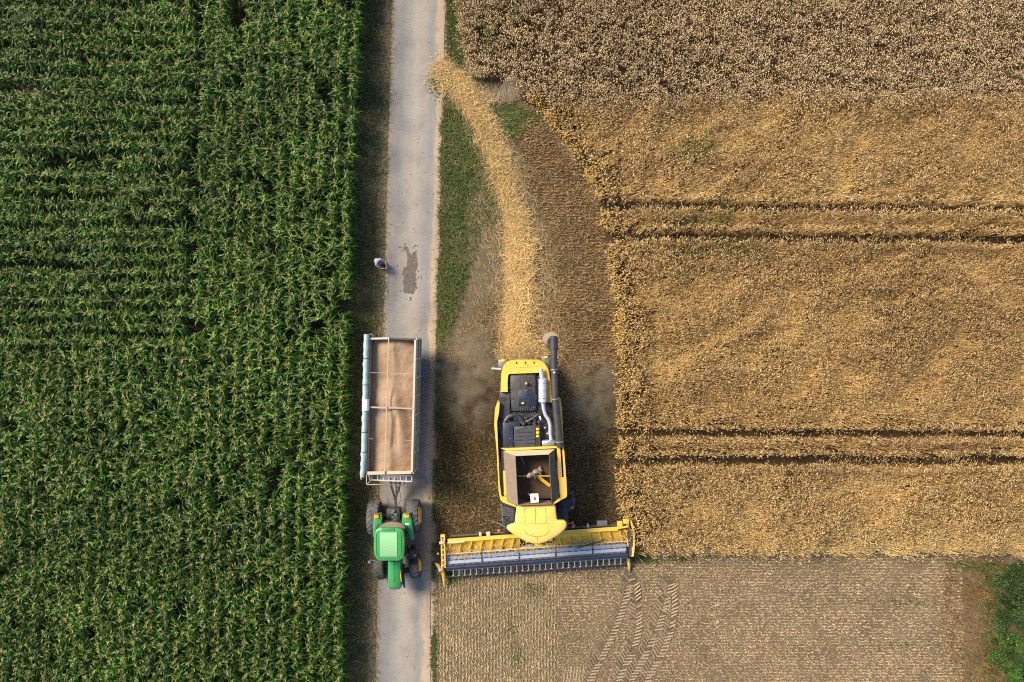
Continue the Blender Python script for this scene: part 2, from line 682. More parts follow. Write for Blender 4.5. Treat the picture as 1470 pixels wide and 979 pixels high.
# --------------------------------------------------------------------------
# CORN
# --------------------------------------------------------------------------
M_corn = mat_veg('corn leaf', 0.45, 0.25, 0.3)
M_corn_edge = mat_veg('corn leaf of single plants', 0.45, 0.25, 0.3, objrand=True)


def corn_template(seed):
    r = np.random.default_rng(seed)
    g = Geo()
    Ht = r.uniform(2.05, 2.35)
    nl = 14
    az0 = r.uniform(0, 2 * math.pi)
    hs = np.linspace(0.35, Ht - 0.22, nl) + r.uniform(-.04, .04, nl)
    az = az0 + np.arange(nl) * math.pi + r.normal(0, 0.6, nl)
    P = np.stack([np.zeros(nl), np.zeros(nl), hs], 1)
    f = np.linspace(0, 1, nl)
    length = (0.64 - 0.28 * np.abs(f - 0.45) ** 1.2) * r.uniform(0.85, 1.15, nl)
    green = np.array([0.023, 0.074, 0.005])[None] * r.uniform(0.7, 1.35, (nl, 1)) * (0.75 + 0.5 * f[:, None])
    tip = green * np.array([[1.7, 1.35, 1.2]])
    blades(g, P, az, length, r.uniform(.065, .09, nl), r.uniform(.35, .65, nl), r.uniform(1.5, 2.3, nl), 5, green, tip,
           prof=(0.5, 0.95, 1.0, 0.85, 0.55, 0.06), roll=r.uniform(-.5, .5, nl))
    # stem
    blades(g, np.array([[0, 0, 0.0], [0, 0, 0.0]]), np.array([az0, az0 + 1.57]), np.array([Ht, Ht]), np.array([.03, .03]), np.zeros(2), np.zeros(2), 1,
           (0.07, 0.11, 0.03), (0.12, 0.15, 0.05), prof=(1, .6))
    # tassel
    nt_ = 7
    a = r.uniform(0, 6.28, nt_)
    col = np.array([0.40, 0.36, 0.12])[None] * r.uniform(0.7, 1.2, (nt_, 1))
    blades(g, np.repeat([[0, 0, Ht - .05]], nt_, 0), a, r.uniform(.12, .24, nt_), np.full(nt_, .016), r.uniform(.1, .9, nt_), r.uniform(.2, .9, nt_), 2, col, col * 1.15, prof=(1, .7))
    return g.arrays()


CT = [corn_template(100 + k) for k in range(20)]


def build_corn():
    pts = []
    # headland rows parallel with the road
    for k in range(34):
        gy = np.arange(-130, 1110, 0.15 * PXM)
        gy = gy + rng.uniform(-1.2, 1.2, len(gy))
        gx = corn_edge(gy) - 3 - k * 0.72 * PXM + rng.normal(0, 1.3 + 0.8 * min(k, 1), len(gy))
        if k >= 12:
            ok = gy > 500 + 30 * (vnoise(gx, gy * 0, 30, 90) - .5)
            gx, gy = gx[ok], gy[ok]
        pts.append(np.stack([gx, gy, np.full(len(gy), k)], 1))
    # main rows at right angles
    for gy0 in np.arange(-130, 500, 0.75 * PXM):
        gx = np.arange(-120, 372, 0.17 * PXM) + rng.uniform(-1.2, 1.2, len(np.arange(-120, 372, 0.17 * PXM)))
        gy = gy0 + rng.normal(0, 2.0, len(gx)) + 14 * (fbm(gx, gx * 0 + gy0 * 3, 90, 8, 2) - 0.5)
        gx = gx[gx < corn_edge(gy) - 1 - 12 * 0.72 * PXM - 4 + 16 * (vnoise(gx * 0, gy, 14, 88) - .4)]
        gy = gy[:len(gx)]
        pts.append(np.stack([gx, gy, np.full(len(gx), 99)], 1))
    p = np.concatenate(pts)
    p = p[rng.random(len(p)) > 0.07]
    gaps = fbm(p[:, 0], p[:, 1], 26, 47, 2)
    p = p[gaps > 0.20 + 0.08 * rng.random(len(p))]
    # 300 plants that stand in the open at the edge are things of their own
    edge = (p[:, 2] == 0) & (p[:, 1] > -5) & (p[:, 1] < 985)
    second = (p[:, 2] == 1) & (np.abs(p[:, 1] - 470) < 130)
    ids = np.concatenate([np.nonzero(edge)[0], np.nonzero(second)[0]])[:300]
    single = np.zeros(len(p), bool)
    single[ids] = True
    size = 0.86 + 0.28 * fbm(p[:, 0], p[:, 1], 60, 49, 3) + rng.uniform(-.05, .05, len(p))
    size *= np.where(p[:, 2] < 1, 0.94, 1.0)
    hue = fbm(p[:, 0], p[:, 1], 120, 51, 3)
    g = Geo()
    rest = np.nonzero(~single)[0]
    tid = rng.integers(0, len(CT), len(p))
    rot = rng.uniform(0, 2 * math.pi, len(p))
    X, Y = to_m(p[:, 0], p[:, 1])
    lean = rng.normal(0, 0.035, (len(p), 2))
    for t in range(len(CT)):
        k = rest[tid[rest] == t]
        v, c, q, _ = CT[t]
        cs, sn = np.cos(rot[k])[:, None], np.sin(rot[k])[:, None]
        s = size[k][:, None]
        vx = (v[None, :, 0] * cs - v[None, :, 1] * sn) * s + X[k][:, None] + lean[k, 0:1] * v[None, :, 2]
        vy = (v[None, :, 0] * sn + v[None, :, 1] * cs) * s + Y[k][:, None] + lean[k, 1:2] * v[None, :, 2]
        vz = np.repeat(v[None, :, 2], len(k), 0) * s
        V = np.stack([vx, vy, vz], -1)
        br = (rng.uniform(0.5, 1.45, len(k)) * (0.62 + 0.5 * hue[k]))[:, None, None]
        yl = rng.uniform(-.08, .2, len(k))[:, None, None]
        C = c[None] * br * (1 + yl * np.array([1, .35, 0]))
        Q = q[None] + (np.arange(len(k)) * len(v))[:, None, None]
        g.add(V, C, q=Q.reshape(-1, 4))
    g.build('corn_crop', M_corn, kind='stuff', label='dense dark green corn crop filling the field beside the road')
    meshes = []
    for t in range(10):
        gg = Geo()
        v, c, q, _ = CT[t]
        gg.add(v, c, q=q)
        meshes.append(gg.mesh('corn_plant', M_corn_edge))
    for k in np.nonzero(single)[0]:
        o = bpy.data.objects.new('corn_plant', meshes[tid[k] % 10])
        COL.objects.link(o)
        o.location = (X[k], Y[k], 0)
        o.rotation_euler = (lean[k, 0], lean[k, 1], rot[k])
        o.scale = (size[k],) * 3
        o['label'] = 'leafy green corn plant in the outermost rows, overhanging the grassy verge of the road'
        o['category'] = 'corn plant'
        o['group'] = 'corn plants along the field edge'


build_corn()

# --------------------------------------------------------------------------
# GRAIN FIELD
# --------------------------------------------------------------------------
M_wheat = mat_veg('ripe grain', 0.6, 0.18, 0.25)
M_straw = mat_veg('dry straw', 0.55, 0.12, 0.3)
M_grass = mat_veg('grass blade', 0.6, 0.25, 0.2)

GREEN_IN = [(985, 225, 40, 22), (1050, 365, 46, 16), (1000, 322, 60, 10), (980, 370, 34, 10), (960, 235, 20, 10), (1180, 780, 20, 6), (1220, 768, 8, 4), (700, 60, 14, 30), (740, 30, 8, 20)]


def build_wheat():
    tx, ty = scatter_poly(WHEAT, 52)
    m_ = len(tx)
    per = 4
    taz = rng.normal(0, 0.7, m_)
    th = rng.normal(0, 0.11, m_)
    tb = rng.uniform(0.78, 1.25, m_)
    gx = np.repeat(tx, per) + rng.normal(0, 0.9, m_ * per)
    gy = np.repeat(ty, per) + rng.normal(0, 0.9, m_ * per)
    own = np.repeat(np.arange(m_), per)
    kk = inpoly(gx, gy, WHEAT)
    gx, gy, own = gx[kk], gy[kk], own[kk]
    n = len(gx)
    tr = tram(gx, gy)
    tram_near = np.maximum(tram(gx, gy + 7), tram(gx, gy - 7)) > .3
    hole = fbm(gx, gy, 11, 201, 3)
    keep = (rng.random(n) > tr * 1.02) & (hole > 0.23)
    # irregular front edge
    gx, gy, tr, own = gx[keep], gy[keep], tr[keep], own[keep]
    n = len(gx)
    grey = sstep(9, -9, gy - border_y(gx) + 16 * (rng.random(n) - .5))
    low = fbm(gx, gy, 60, 203, 3)
    su, sv = (gx * .82 - gy * .57) * .38, gx * .57 + gy * .82
    mid = fbm(su, sv, 8, 205, 3) * (1 - grey) + fbm(gx, gy, 8, 205, 3) * grey
    h = 0.80 + 0.30 * (mid - 0.5) + 0.12 * (low - 0.5) + th[own] + rng.normal(0, 0.03, n)
    h = h + 0.10 * grey
    # combed direction of the stand
    az = 0.6 + 1.5 * (fbm(gx, gy, 110, 207, 3) - 0.5) + .6 * taz[own] + rng.normal(0, 0.35, n)
    az = np.where(grey > 0.5, az - 2.2, az)
    lean = 0.12 + (0.14 + 0.62 * sstep(0.45, 0.68, fbm(su, sv, 26, 209, 3))) * (1 - grey) + rng.uniform(0, 0.12, n)
    # stalks along the cut edge lean out towards the cut strip
    edge = np.zeros(n)
    for ox, oy in ((-13, 0), (-9, 7), (-7, -7)):
        edge = np.maximum(edge, 1.0 * ~inpoly(gx + ox, gy + oy, WHEAT))
    edge *= (gx < 912) & (gy > 140) & (gy < 760)
    az = np.where(edge > 0, math.pi + 0.5 + rng.normal(0, 0.45, n), az)
    lean = np.where(edge > 0, 0.04 + rng.uniform(0, 0.26, n), lean)
    edgec = edge[:, None]
    tn = tram_near[keep]
    lean = np.where(tn > 0, .04, lean)
    near = np.zeros(n)
    uu_ = rng.uniform(.25, 1.25, m_)[own]
    for ox, oy in ((-40, 0), (-26, 18), (-24, -18)):
        near = np.maximum(near, 1.0 * ~inpoly(gx + ox * uu_, gy + oy * uu_, WHEAT))
    near *= (gx < 960) & (gy > 140) & (gy < 770) * (edge < .5)
    lean = np.where(near > 0, rng.uniform(0, .26, n), lean)
    az = np.where(near > 0, math.pi + .4 + rng.normal(0, .8, n), az)
    gold = np.array([0.69, 0.47, 0.205])
    tan = np.array([0.57, 0.42, 0.228])
    pale = np.array([0.76, 0.54, 0.24])
    base = gold[None] * (1 - grey[:, None]) + tan[None] * grey[:, None]
    pal = sstep(640, 800, gy) * 0.55 + 0.35 * sstep(0.5, 0.8, fbm(gx, gy, 45, 211, 3))
    pal = np.clip(pal * (1 - grey), 0, 1)[:, None]
    base = base * (1 - pal) + pale[None] * pal
    dk = (rng.random(n) < 0.25)[:, None]
    base = np.where(dk, base * np.array([[0.55, 0.52, 0.55]]), base)
    base = base * (0.78 + 0.44 * fbm(gx * .35, gy, 70, 217, 3))[:, None]
    base = base * tb[own][:, None] * rng.uniform(0.75, 1.2, (n, 1)) * (0.8 + 0.4 * fbm(gx, gy, 20, 213, 3))[:, None]
    gr = np.zeros(n)
    for cx, cy, rx, ry in GREEN_IN:
        d = np.hypot((gx - cx) / rx, (gy - cy) / ry) + 0.9 * (fbm(gx, gy, 12, 215, 3) - 0.5)
        gr = np.maximum(gr, 1 - sstep(0.6, 1.1, d))
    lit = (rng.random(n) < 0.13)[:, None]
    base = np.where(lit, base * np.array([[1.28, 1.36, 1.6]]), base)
    base = np.clip(base, 0, .86)
    base = np.where((edge[:, None] > 0), np.array([[0.72, 0.48, 0.165]]) * rng.uniform(.7, 1.12, (n, 1)), base)  # sunlit glow of the cut edge put into its gold
    base = np.where((near[:, None] > 0) & (rng.random((n, 1)) < .5), np.array([[0.70, 0.47, 0.18]]) * rng.uniform(.7, 1.12, (n, 1)), base)  # same glow painted on half the stalks just behind
    isg = (rng.random(n) < gr * 0.5)[:, None]
    base = np.where(isg, np.array([[0.17, 0.20, 0.045]]) * rng.uniform(.6, 1.2, (n, 1)), base)
    P = P3(gx, gy, 0.0)
    g = Geo()
    stem = base * np.array([[1.0, 0.95, 0.8]]) * 0.95
    stem = stem * (1 - edgec) + edgec * np.array([[0.68, 0.42, 0.11]]) * rng.uniform(.7, 1.15, (n, 1))  # edge stems coloured gold as if the sun struck them
    tipp = blades(g, P, az, h, np.where(edge > 0, 0.022, np.where(grey > .5, .010, .015)), lean * 0.5, lean * 0.9, 2, stem * 0.75, stem, prof=(1, .8))  # stems darken towards the root, shade put into the colour
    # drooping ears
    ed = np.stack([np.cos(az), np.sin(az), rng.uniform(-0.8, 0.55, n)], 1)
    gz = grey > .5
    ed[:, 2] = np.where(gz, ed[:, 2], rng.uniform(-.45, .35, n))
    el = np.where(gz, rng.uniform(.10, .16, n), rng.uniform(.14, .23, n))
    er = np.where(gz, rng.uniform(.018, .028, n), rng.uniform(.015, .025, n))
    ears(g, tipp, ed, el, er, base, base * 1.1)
    # leaf ribbons for half of them
    k = rng.random(n) < 0.35
    m = int(k.sum())
    Pl = P[k].copy()
    Pl[:, 2] = h[k] * rng.uniform(.35, .75, m)
    blades(g, Pl, rng.uniform(0, 6.28, m), rng.uniform(.14, .28, m), np.full(m, .014), rng.uniform(.3, 1.0, m), rng.uniform(.6, 1.6, m), 2,
           base[k] * 0.7, base[k] * 0.85, prof=(1, .9, .2))
    g.build('grain_crop', M_wheat, kind='stuff', label='ripe golden grain crop still standing on the right of the harvester')

    # flattened fan of grain at the field corner
    g2 = Geo()
    nn = 1500
    a = rng.uniform(-2.05, -0.35, nn)
    cx, cy = 728, 112
    r0 = rng.uniform(0, 14, nn)
    gx = cx + np.cos(a) * r0
    gy = cy - np.sin(a) * r0
    c = vary((0.42, 0.335, 0.22), nn, .35)
    blades(g2, P3(gx, gy, 0.04 + rng.uniform(0, .25, nn)), a, rng.uniform(.5, 1.1, nn), np.full(nn, .018), np.full(nn, 1.35), np.full(nn, .25), 2, c, c * 1.1)
    nn = 500
    gx = rng.normal(708, 10, nn)
    gy = rng.normal(136, 6, nn)
    c = vary((0.50, 0.37, 0.19), nn, .3)
    blades(g2, P3(gx, gy, .05), rng.uniform(0, 6.28, nn), rng.uniform(.2, .5, nn), np.full(nn, .02), np.full(nn, .9), np.full(nn, .5), 2, c, c)
    g2.build('flattened_grain', M_straw, kind='stuff', label='fan of grain flattened at the corner of the standing crop')


build_wheat()


# --------------------------------------------------------------------------
# STRAW, STUBBLE, GRASS
# --------------------------------------------------------------------------
def build_swath():
    g = Geo()
    gx, gy = scatter_box(600, 70, 800, 545, 620)
    sd = swath_d(gx, gy) + 1.1 * (fbm(gx, gy, 14, 301, 3) - 0.5) * .75
    keep = rng.random(len(gx)) < (1 - sstep(0.6, 1.2, sd)) * (0.58 + .08 * sstep(300, 350, gy) + 0.38 * sstep(0.35, 0.55, fbm(gx, gy, 9, 303, 2)))
    keep &= gx > 606
    gx, gy = gx[keep], gy[keep]
    n = len(gx)
    z = swath_h(gx, gy) * rng.uniform(.5, 1.1, n) + 0.03
    c = np.array([0.60, 0.415, 0.165])[None] * rng.uniform(.55, 1.3, (n, 1)) * (0.86 + .14 * sstep(300, 360, gy))[:, None] * (0.75 + .5 * fbm(gx, gy, 12, 305, 3))[:, None]
    az = rng.uniform(0, 6.28, n)
    blades(g, P3(gx, gy, z), az, rng.uniform(.16, .6, n), rng.uniform(.010, .021, n), rng.uniform(.9, 1.6, n), rng.uniform(.0, .5, n), 1, c, c * 1.05, prof=(1, .7), roll=rng.uniform(-.6, .6, n))
    gx, gy = scatter_box(610, 80, 800, 545, 260)
    sd = swath_d(gx, gy) + 1.2 * (fbm(gx, gy, 12, 307, 3) - 0.5)
    k = (sd > .8) & (sd < 1.75) & (rng.random(len(gx)) < .42 - .24 * sd) & (gx > 612)
    gx, gy = gx[k], gy[k]
    n = len(gx)
    c = vary((.50, .36, .15), n, .4)
    blades(g, P3(gx, gy, .04 + rng.uniform(0, .12, n)), rng.normal(-1.3, .9, n), rng.uniform(.3, .9, n), np.full(n, .012), np.full(n, 1.35), np.full(n, .25), 1, c, c, prof=(1, .5))
    # single stalks and crumbs of earth dropped along the road
    gy = rng.uniform(-20, 1000, 260)
    gx = road_l(gy) + (road_r(gy) - road_l(gy)) * np.clip(rng.beta(.7, .5, len(gy)), .02, .98)
    n = len(gx)
    c = np.where(rng.random((n, 1)) < .5, np.array([[.42, .33, .18]]), np.array([[.17, .145, .115]])) * rng.uniform(.7, 1.3, (n, 1))
    blades(g, P3(gx, gy, .045), rng.uniform(0, 6.28, n), rng.uniform(.05, .22, n), rng.uniform(.015, .05, n), np.full(n, 1.5), np.full(n, .07), 1, c, c, prof=(1, .6))
    # loose straw blown to the right of the swath, and a thin litter on the cut strip
    gx, gy = scatter_poly([(700, 160), (735, 200), (785, 330), (805, 420), (812, 540), (715, 540), (712, 420), (690, 330), (650, 230)], 34)
    n = len(gx)
    c = vary((0.38, 0.28, 0.14), n, .35)
    blades(g, P3(gx, gy, .04 + rng.uniform(0, .06, n)), rng.normal(-1.3, .7, n), rng.uniform(.15, .5, n), np.full(n, .016), np.full(n, 1.4), np.full(n, .2), 1, c, c, prof=(1, .6))
    # straw carried onto the road edge
    gx = rng.normal(636, 10, 700)
    gy = rng.normal(110, 14, 700)
    n = len(gx)
    c = vary((0.52, 0.37, 0.15), n, .3)
    blades(g, P3(gx, gy, .05 + rng.uniform(0, .12, n)), rng.uniform(0, 6.28, n), rng.uniform(.1, .4, n), np.full(n, .018), np.full(n, 1.35), np.full(n, .3), 1, c, c, prof=(1, .6))
    # flung straw just behind the harvester
    gx = rng.normal(752, 16, 2600)
    gy = rng.normal(508, 9, 2600)
    n = len(gx)
    c = vary((0.58, 0.40, 0.15), n, .3)
    blades(g, P3(gx, gy, rng.uniform(.1, .9, n)), rng.uniform(0, 6.28, n), rng.uniform(.08, .3, n), np.full(n, .018), rng.uniform(.6, 2.2, n), np.zeros(n), 1, c, c, prof=(1, .6))
    g.build('straw_swath', M_straw, kind='stuff', label='long bright golden swath of straw trailing behind the harvester')


build_swath()


def build_stubble():
    g = Geo()

    def rows(poly, dirx, pitch, dens, colr, hmin, hmax, litter, seed, wob=2.0, sg=.14):
        """stubble stalks drilled in rows; dirx True = rows run left-right"""
        gx, gy = scatter_poly(poly, dens)
        if dirx:
            k = np.round(gy / pitch)
            gy = k * pitch + rng.normal(0, pitch * sg, len(gx)) + wob * (fbm(gx, gy, 90, seed, 2) - .5)
        else:
            k = np.round(gx / pitch)
            gx = k * pitch + rng.normal(0, pitch * sg, len(gx)) + wob * (fbm(gx, gy, 90, seed, 2) - .5)
        n = len(gx)
        k = (track_d(gx, gy) > 10) | (rng.random(n) < .12)
        k &= rng.random(n) < .35 + 1.1 * fbm(gx, gy, 40, seed + 5, 3)
        gx, gy = gx[k], gy[k]
        n = len(gx)
        f = fbm(gx, gy, 22, seed + 1, 3)
        c = vary(colr, n, .3) * (0.65 + 0.7 * f)[:, None]
        along = np.where(rng.random(n) < .5, 0, math.pi) + (0 if dirx else math.pi / 2) + rng.normal(0, .35, n)
        blades(g, P3(gx, gy, 0), along, rng.uniform(hmin, hmax, n), rng.uniform(.018, .034, n), rng.uniform(.5, 1.25, n), np.full(n, .25), 1, c * 0.85, c * 1.15, prof=(1, .8))
        gx, gy = scatter_poly(poly, litter)
        n = len(gx)
        c = vary(colr, n, .35) * 1.05
        blades(g, P3(gx, gy, .02 + rng.uniform(0, .05, n)), rng.uniform(0, 6.28, n), rng.uniform(.08, .3, n), np.full(n, .016), np.full(n, 1.45), np.full(n, .15), 1, c, c, prof=(1, .6))
    # cut strip beside the standing grain
    rows([(742, 180), (772, 160), (838, 246), (858, 300), (874, 385), (883, 480), (886, 612), (886, 700), (898, 792), (796, 792), (786, 540), (780, 320), (752, 260)], True, 4.3, 200, (0.225, 0.14, 0.055), .1, .2, 30, 401, 4.0, .19)
    gx, gy = scatter_poly(CUT_RIGHT, 15)
    n = len(gx)
    c = vary((.34, .23, .10), n, .4)
    blades(g, P3(gx, gy, .03 + rng.uniform(0, .1, n)), rng.uniform(0, 6.28, n), rng.uniform(.1, .35, n), rng.uniform(.014, .024, n), np.full(n, 1.3), np.full(n, .3), 1, c, c, prof=(1, .6))
    rows([(700, 440), (725, 420), (725, 520), (720, 792), (626, 792), (626, 500)], True, 4.3, 110, (0.17, 0.115, 0.05), .1, .2, 30, 403, 5.0, .25)
    # stubble field in front: rows run away from the header on the left, left-right on the right
    rows([(628, 806), (800, 806), (804, 1110), (626, 1110)], False, 4.55, 210, (0.41, 0.315, 0.17), .08, .16, 26, 405, 2.0, .14)
    rows([(800, 800), (1380, 800), (1385, 1110), (803, 1110)], True, 4.2, 180, (0.38, 0.282, 0.162), .08, .15, 26, 407, 3.0, .15)
    g.build('stubble', M_straw, kind='stuff', label='short cut stubble standing in drilled rows on brown earth')


build_stubble()


def build_grass():
    g = Geo()

    def patch(gx, gy, cols, lmin, lmax, wd, tilt=(.2, 1.1), azm=None, azs=9, zmax=0.0):
        n = len(gx)
        pick = rng.integers(0, len(cols), n)
        c = np.array(cols)[pick] * rng.uniform(.6, 1.35, (n, 1)) * (0.65 + .7 * fbm(gx, gy, 14, 501, 3))[:, None]
        az = rng.uniform(0, 6.28, n) if azm is None else rng.normal(azm, azs, n)
        blades(g, P3(gx, gy, rng.uniform(0, zmax + 1e-6, n)), az, rng.uniform(lmin, lmax, n), rng.uniform(.6, 1.3, n) * wd, rng.uniform(tilt[0], tilt[1], n), rng.uniform(.3, 1.3, n), 2, c * .75, c * 1.15, prof=(1, .8, .1))
    G1, G2, G3 = (0.09, 0.15, 0.025), (0.06, 0.095, 0.022), (0.14, 0.165, 0.04)
    D1, D2, D3 = (0.26, 0.20, 0.10), (0.34, 0.27, 0.14), (0.19, 0.14, 0.075)
    # verge between the corn and the road
    gy = rng.uniform(-140, 1110, 26000)
    t = rng.random(len(gy))
    gx = (corn_edge(gy) - 4) * (1 - t) + (road_l(gy) + 1) * t
    f = fbm(gx, gy, 20, 503, 3)
    dry = rng.random(len(gx)) < np.clip(0.25 + 1.6 * (f - .45) + 0.55 * sstep(.6, 1, t), 0, 1)
    patch(gx[dry], gy[dry], [(.42, .33, .17), D2, (.26, .2, .1)], .12, .42, .018)
    patch(gx[~dry], gy[~dry], [(.11, .17, .04), (0.09, .12, .035), (.16, .15, .055)], .15, .42, .022)
    # green verge right of the road
    gx, gy = scatter_poly(GREEN_STRIP, 420)
    k = smask(gx, gy, GREEN_STRIP, 8, 26, 21) > .5
    k &= fbm(gx, gy, 10, 511, 3) > .40
    patch(gx[k], gy[k], [G1, G1, G2, G3, (.10, .19, .03), D3], .15, .5, .030)
    gx, gy = scatter_poly(GREEN_VERGE, 200)
    patch(gx, gy, [G2, G1, D1, (.13, .13, .045), (.10, .11, .04), D3], .15, .45, .022)
    gx, gy = scatter_poly([(672, 290), (705, 300), (728, 400), (722, 470), (690, 480), (668, 430)], 75)
    patch(gx, gy, [D2, D1], .3, .7, .015, (.8, 1.3), -1.1, .45)
    gx, gy = scatter_poly(GREEN_TOP, 400)
    patch(gx, gy, [G1, G2, G2], .15, .4, .024)
    gx, gy = scatter_poly(GREEN_SPOT, 260)
    patch(gx, gy, [G1, G3, (.1, .17, .03)], .12, .35, .028)
    gx = rng.normal(626, 5, 500)
    gy = rng.normal(118, 10, 500)
    patch(gx, gy, [G2, G1], .1, .3, .022)
    # right edge of the road, all the way
    gy = rng.uniform(-140, 1110, 9000)
    gx = road_r(gy) + 1 + np.abs(rng.normal(0, 4.5, len(gy)))
    f = fbm(gx, gy, 16, 507, 3)
    k = (f > .46) | (gy < 520)
    patch(gx[k], gy[k], [G2, (.10, .09, .04), D1, D3], .08, .26, .018)
    # tangled growth round the harvester, machine shadows painted into its dark tones
    gx, gy = scatter_poly([(626, 560), (722, 600), (722, 792), (626, 792)], 190)
    f = fbm(gx, gy, 26, 509, 3)
    patch(gx[f > .42], gy[f > .42], [(.075, .08, .025), (.13, .095, .045), (.055, .06, .02), (.18, .13, .06)], .1, .32, .018)
    gx, gy = scatter_poly([(800, 610), (886, 612), (888, 700), (900, 790), (800, 790)], 130)
    patch(gx, gy, [(.10, .085, .04), (.14, .10, .05), (.07, .07, .03)], .1, .28, .016)
    for cx, cy, rx, ry, nn in ((650, 826, 16, 9, 700), (640, 800, 8, 14, 400), (930, 803, 26, 4, 520), (975, 802, 18, 3, 200), (1385, 812, 30, 7, 500), (1425, 818, 22, 9, 500), (735, 905, 10, 30, 160),
                              (770, 845, 22, 12, 260), (740, 950, 10, 22, 160), (1310, 865, 40, 6, 200), (1290, 925, 50, 6, 200), (1450, 825, 20, 10, 300), (623, 940, 2.5, 45, 900)):
        gx = rng.normal(cx, rx * .5, nn)
        gy = rng.normal(cy, ry * .5, nn)
        patch(gx, gy, [G1, G2, (.11, .13, .04)], .08, .28, .022)
    # ragged weeds down the road side of the cut strip
    gy = rng.uniform(470, 790, 3600)
    gx = road_r(gy) + np.abs(rng.normal(0, 9, len(gy))) + 1
    k = fbm(gx, gy, 18, 513, 3) > .47
    patch(gx[k], gy[k], [G1, G2, (.12, .12, .045), D1], .12, .42, .024)
    gx = rng.uniform(1412, 1520, 4200)
    gy = rng.uniform(806, 1010, 4200)
    k = fbm(gx, gy, 16, 517, 3) > .42
    patch(gx[k], gy[k], [G1, G2, G2, (.12, .12, .045)], .15, .6, .032)
    gy = rng.uniform(806, 1000, 2600)
    gx = 1432 - np.abs(rng.normal(0, 16, len(gy)))
    k = fbm(gx, gy, 16, 515, 3) > .5
    patch(gx[k], gy[k], [G1, G2, G3, D3], .12, .45, .026)
    # withered weeds in the lower right corner
    gx, gy = scatter_poly(DRY_CORNER, 190)
    patch(gx, gy, [D3, (.22, .14, .06), (.30, .17, .06), (.12, .09, .05)], .15, .4, .02)
    gx = rng.normal(1408, 14, 900)
    gy = rng.normal(852, 6, 900)
    patch(gx, gy, [(.28, .17, .06), (.22, .14, .06)], .15, .4, .02)
    gx = rng.normal(1418, 9, 700)
    gy = rng.normal(955, 12, 700)
    patch(gx, gy, [(.27, .17, .065), (.22, .15, .07)], .15, .4, .02)
    g.build('grass', M_grass, kind='stuff', label='mixed green and withered grass along the road verges')


build_grass()

# --------------------------------------------------------------------------
# tyre tracks pressed into the stubble field
# --------------------------------------------------------------------------
M_track = mat_solid('pressed earth', (0.28, 0.215, 0.135), 0.95, 0, 0.7, (0.24, 0.18, 0.11), 0, 9, 0.3)
M_flatstraw = mat_solid('pressed straw', (0.40, 0.31, 0.20), 0.9, 0, 0.6, (0.26, 0.19, 0.12), 0, 14, 0.4)


def build_tracks():
    bm = bmesh.new()

    def lug(a, b, c, d, z):
        """low ridge between chevron prints: roof-shaped"""
        lo = [bm.verts.new((p.x, p.y, 0.0)) for p in (a, b, c, d)]
        m1 = (a + d) / 2
        m2 = (b + c) / 2
        hi = [bm.verts.new((m1.x, m1.y, z)), bm.verts.new((m2.x, m2.y, z))]
        bm.faces.new((lo[0], lo[1], hi[1], hi[0]))
        bm.faces.new((lo[2], lo[3], hi[0], hi[1]))
        bm.faces.new((lo[1], lo[2], hi[1]))
        bm.faces.new((lo[3], lo[0], hi[0]))
    lines = TRACKS
    for li, ln in enumerate(lines):
        # resample
        pts = []
        for k in range(len(ln) - 1):
            a, b = Vector(ln[k]), Vector(ln[k + 1])
            m = max(2, int((b - a).length / 1.0))
            for j in range(m):
                pts.append(a.lerp(b, j / m))
        acc, hw = 0, 9.5
        for k in range(1, len(pts) - 1):
            acc += (pts[k] - pts[k - 1]).length
            if acc < 4.9:
                continue
            acc = 0
            t = (pts[k + 1] - pts[k - 1]).normalized()
            nrm = Vector((-t.y, t.x))
            for s in (-1, 1):
                if random.random() < 0.14:
                    continue
                jw = random.uniform(.85, 1.1)
                c0 = pts[k] + nrm * s * 0.6 + t * (0 if s > 0 else 2.4)
                c1 = pts[k] + nrm * s * hw * jw - t * 5.0 + t * (0 if s > 0 else 2.4)
                q = [c0 + t * 1.5, c1 + t * 1.5, c1 - t * 1.5, c0 - t * 1.5]
                q = [W(p.x + random.uniform(-.25, .25), p.y + random.uniform(-.25, .25)) for p in q]
                lug(*q, random.uniform(.05, .10))
    bmesh.ops.recalc_face_normals(bm, faces=bm.faces[:])
    me = bpy.data.meshes.new('tyre_tracks')
    bm.to_mesh(me)
    bm.free()
    me.materials.append(M_track)
    o = bpy.data.objects.new('ground_tyre_tracks', me)
    COL.objects.link(o)
    o['kind'] = 'structure'
    # bed of the tracks: slightly raised smooth earth strip
    bm = bmesh.new()
    # pale parallel drill ridges at the bottom
    for k in range(7):
        a, b = W(812 + k * 4.4, 958), W(800 + k * 4.4, 1060)
        n = (b - a).normalized().cross(Vector((0, 0, 1))) * .045
        v = [bm.verts.new((p.x, p.y, z)) for p, z in ((a - n, .0), (a, .035), (a + n, .0), (b - n, .0), (b, .035), (b + n, .0))]
        bm.faces.new((v[0], v[1], v[4], v[3]))
        bm.faces.new((v[1], v[2], v[5], v[4]))
    for k in range(0):
        if random.random() < .2:
            continue
        x = 960 + k * 5.2 + random.uniform(-.6, .6)
        a, b = W(x, 985 - k * .12), W(x + 8, 969 - k * .12)
        n = (b - a).normalized().cross(Vector((0, 0, 1))) * .05
        v = [bm.verts.new((p.x, p.y, z)) for p, z in ((a - n, .0), (a, .035), (a + n, .0), (b - n, .0), (b, .035), (b + n, .0))]
        bm.faces.new((v[0], v[1], v[4], v[3]))
        bm.faces.new((v[1], v[2], v[5], v[4]))
    bmesh.ops.recalc_face_normals(bm, faces=bm.faces[:])
    me = bpy.data.meshes.new('drill_ridges')
    bm.to_mesh(me)
    bm.free()
    me.materials.append(M_track)
    o = bpy.data.objects.new('ground_drill_ridges', me)
    COL.objects.link(o)
    o['kind'] = 'structure'


build_tracks()


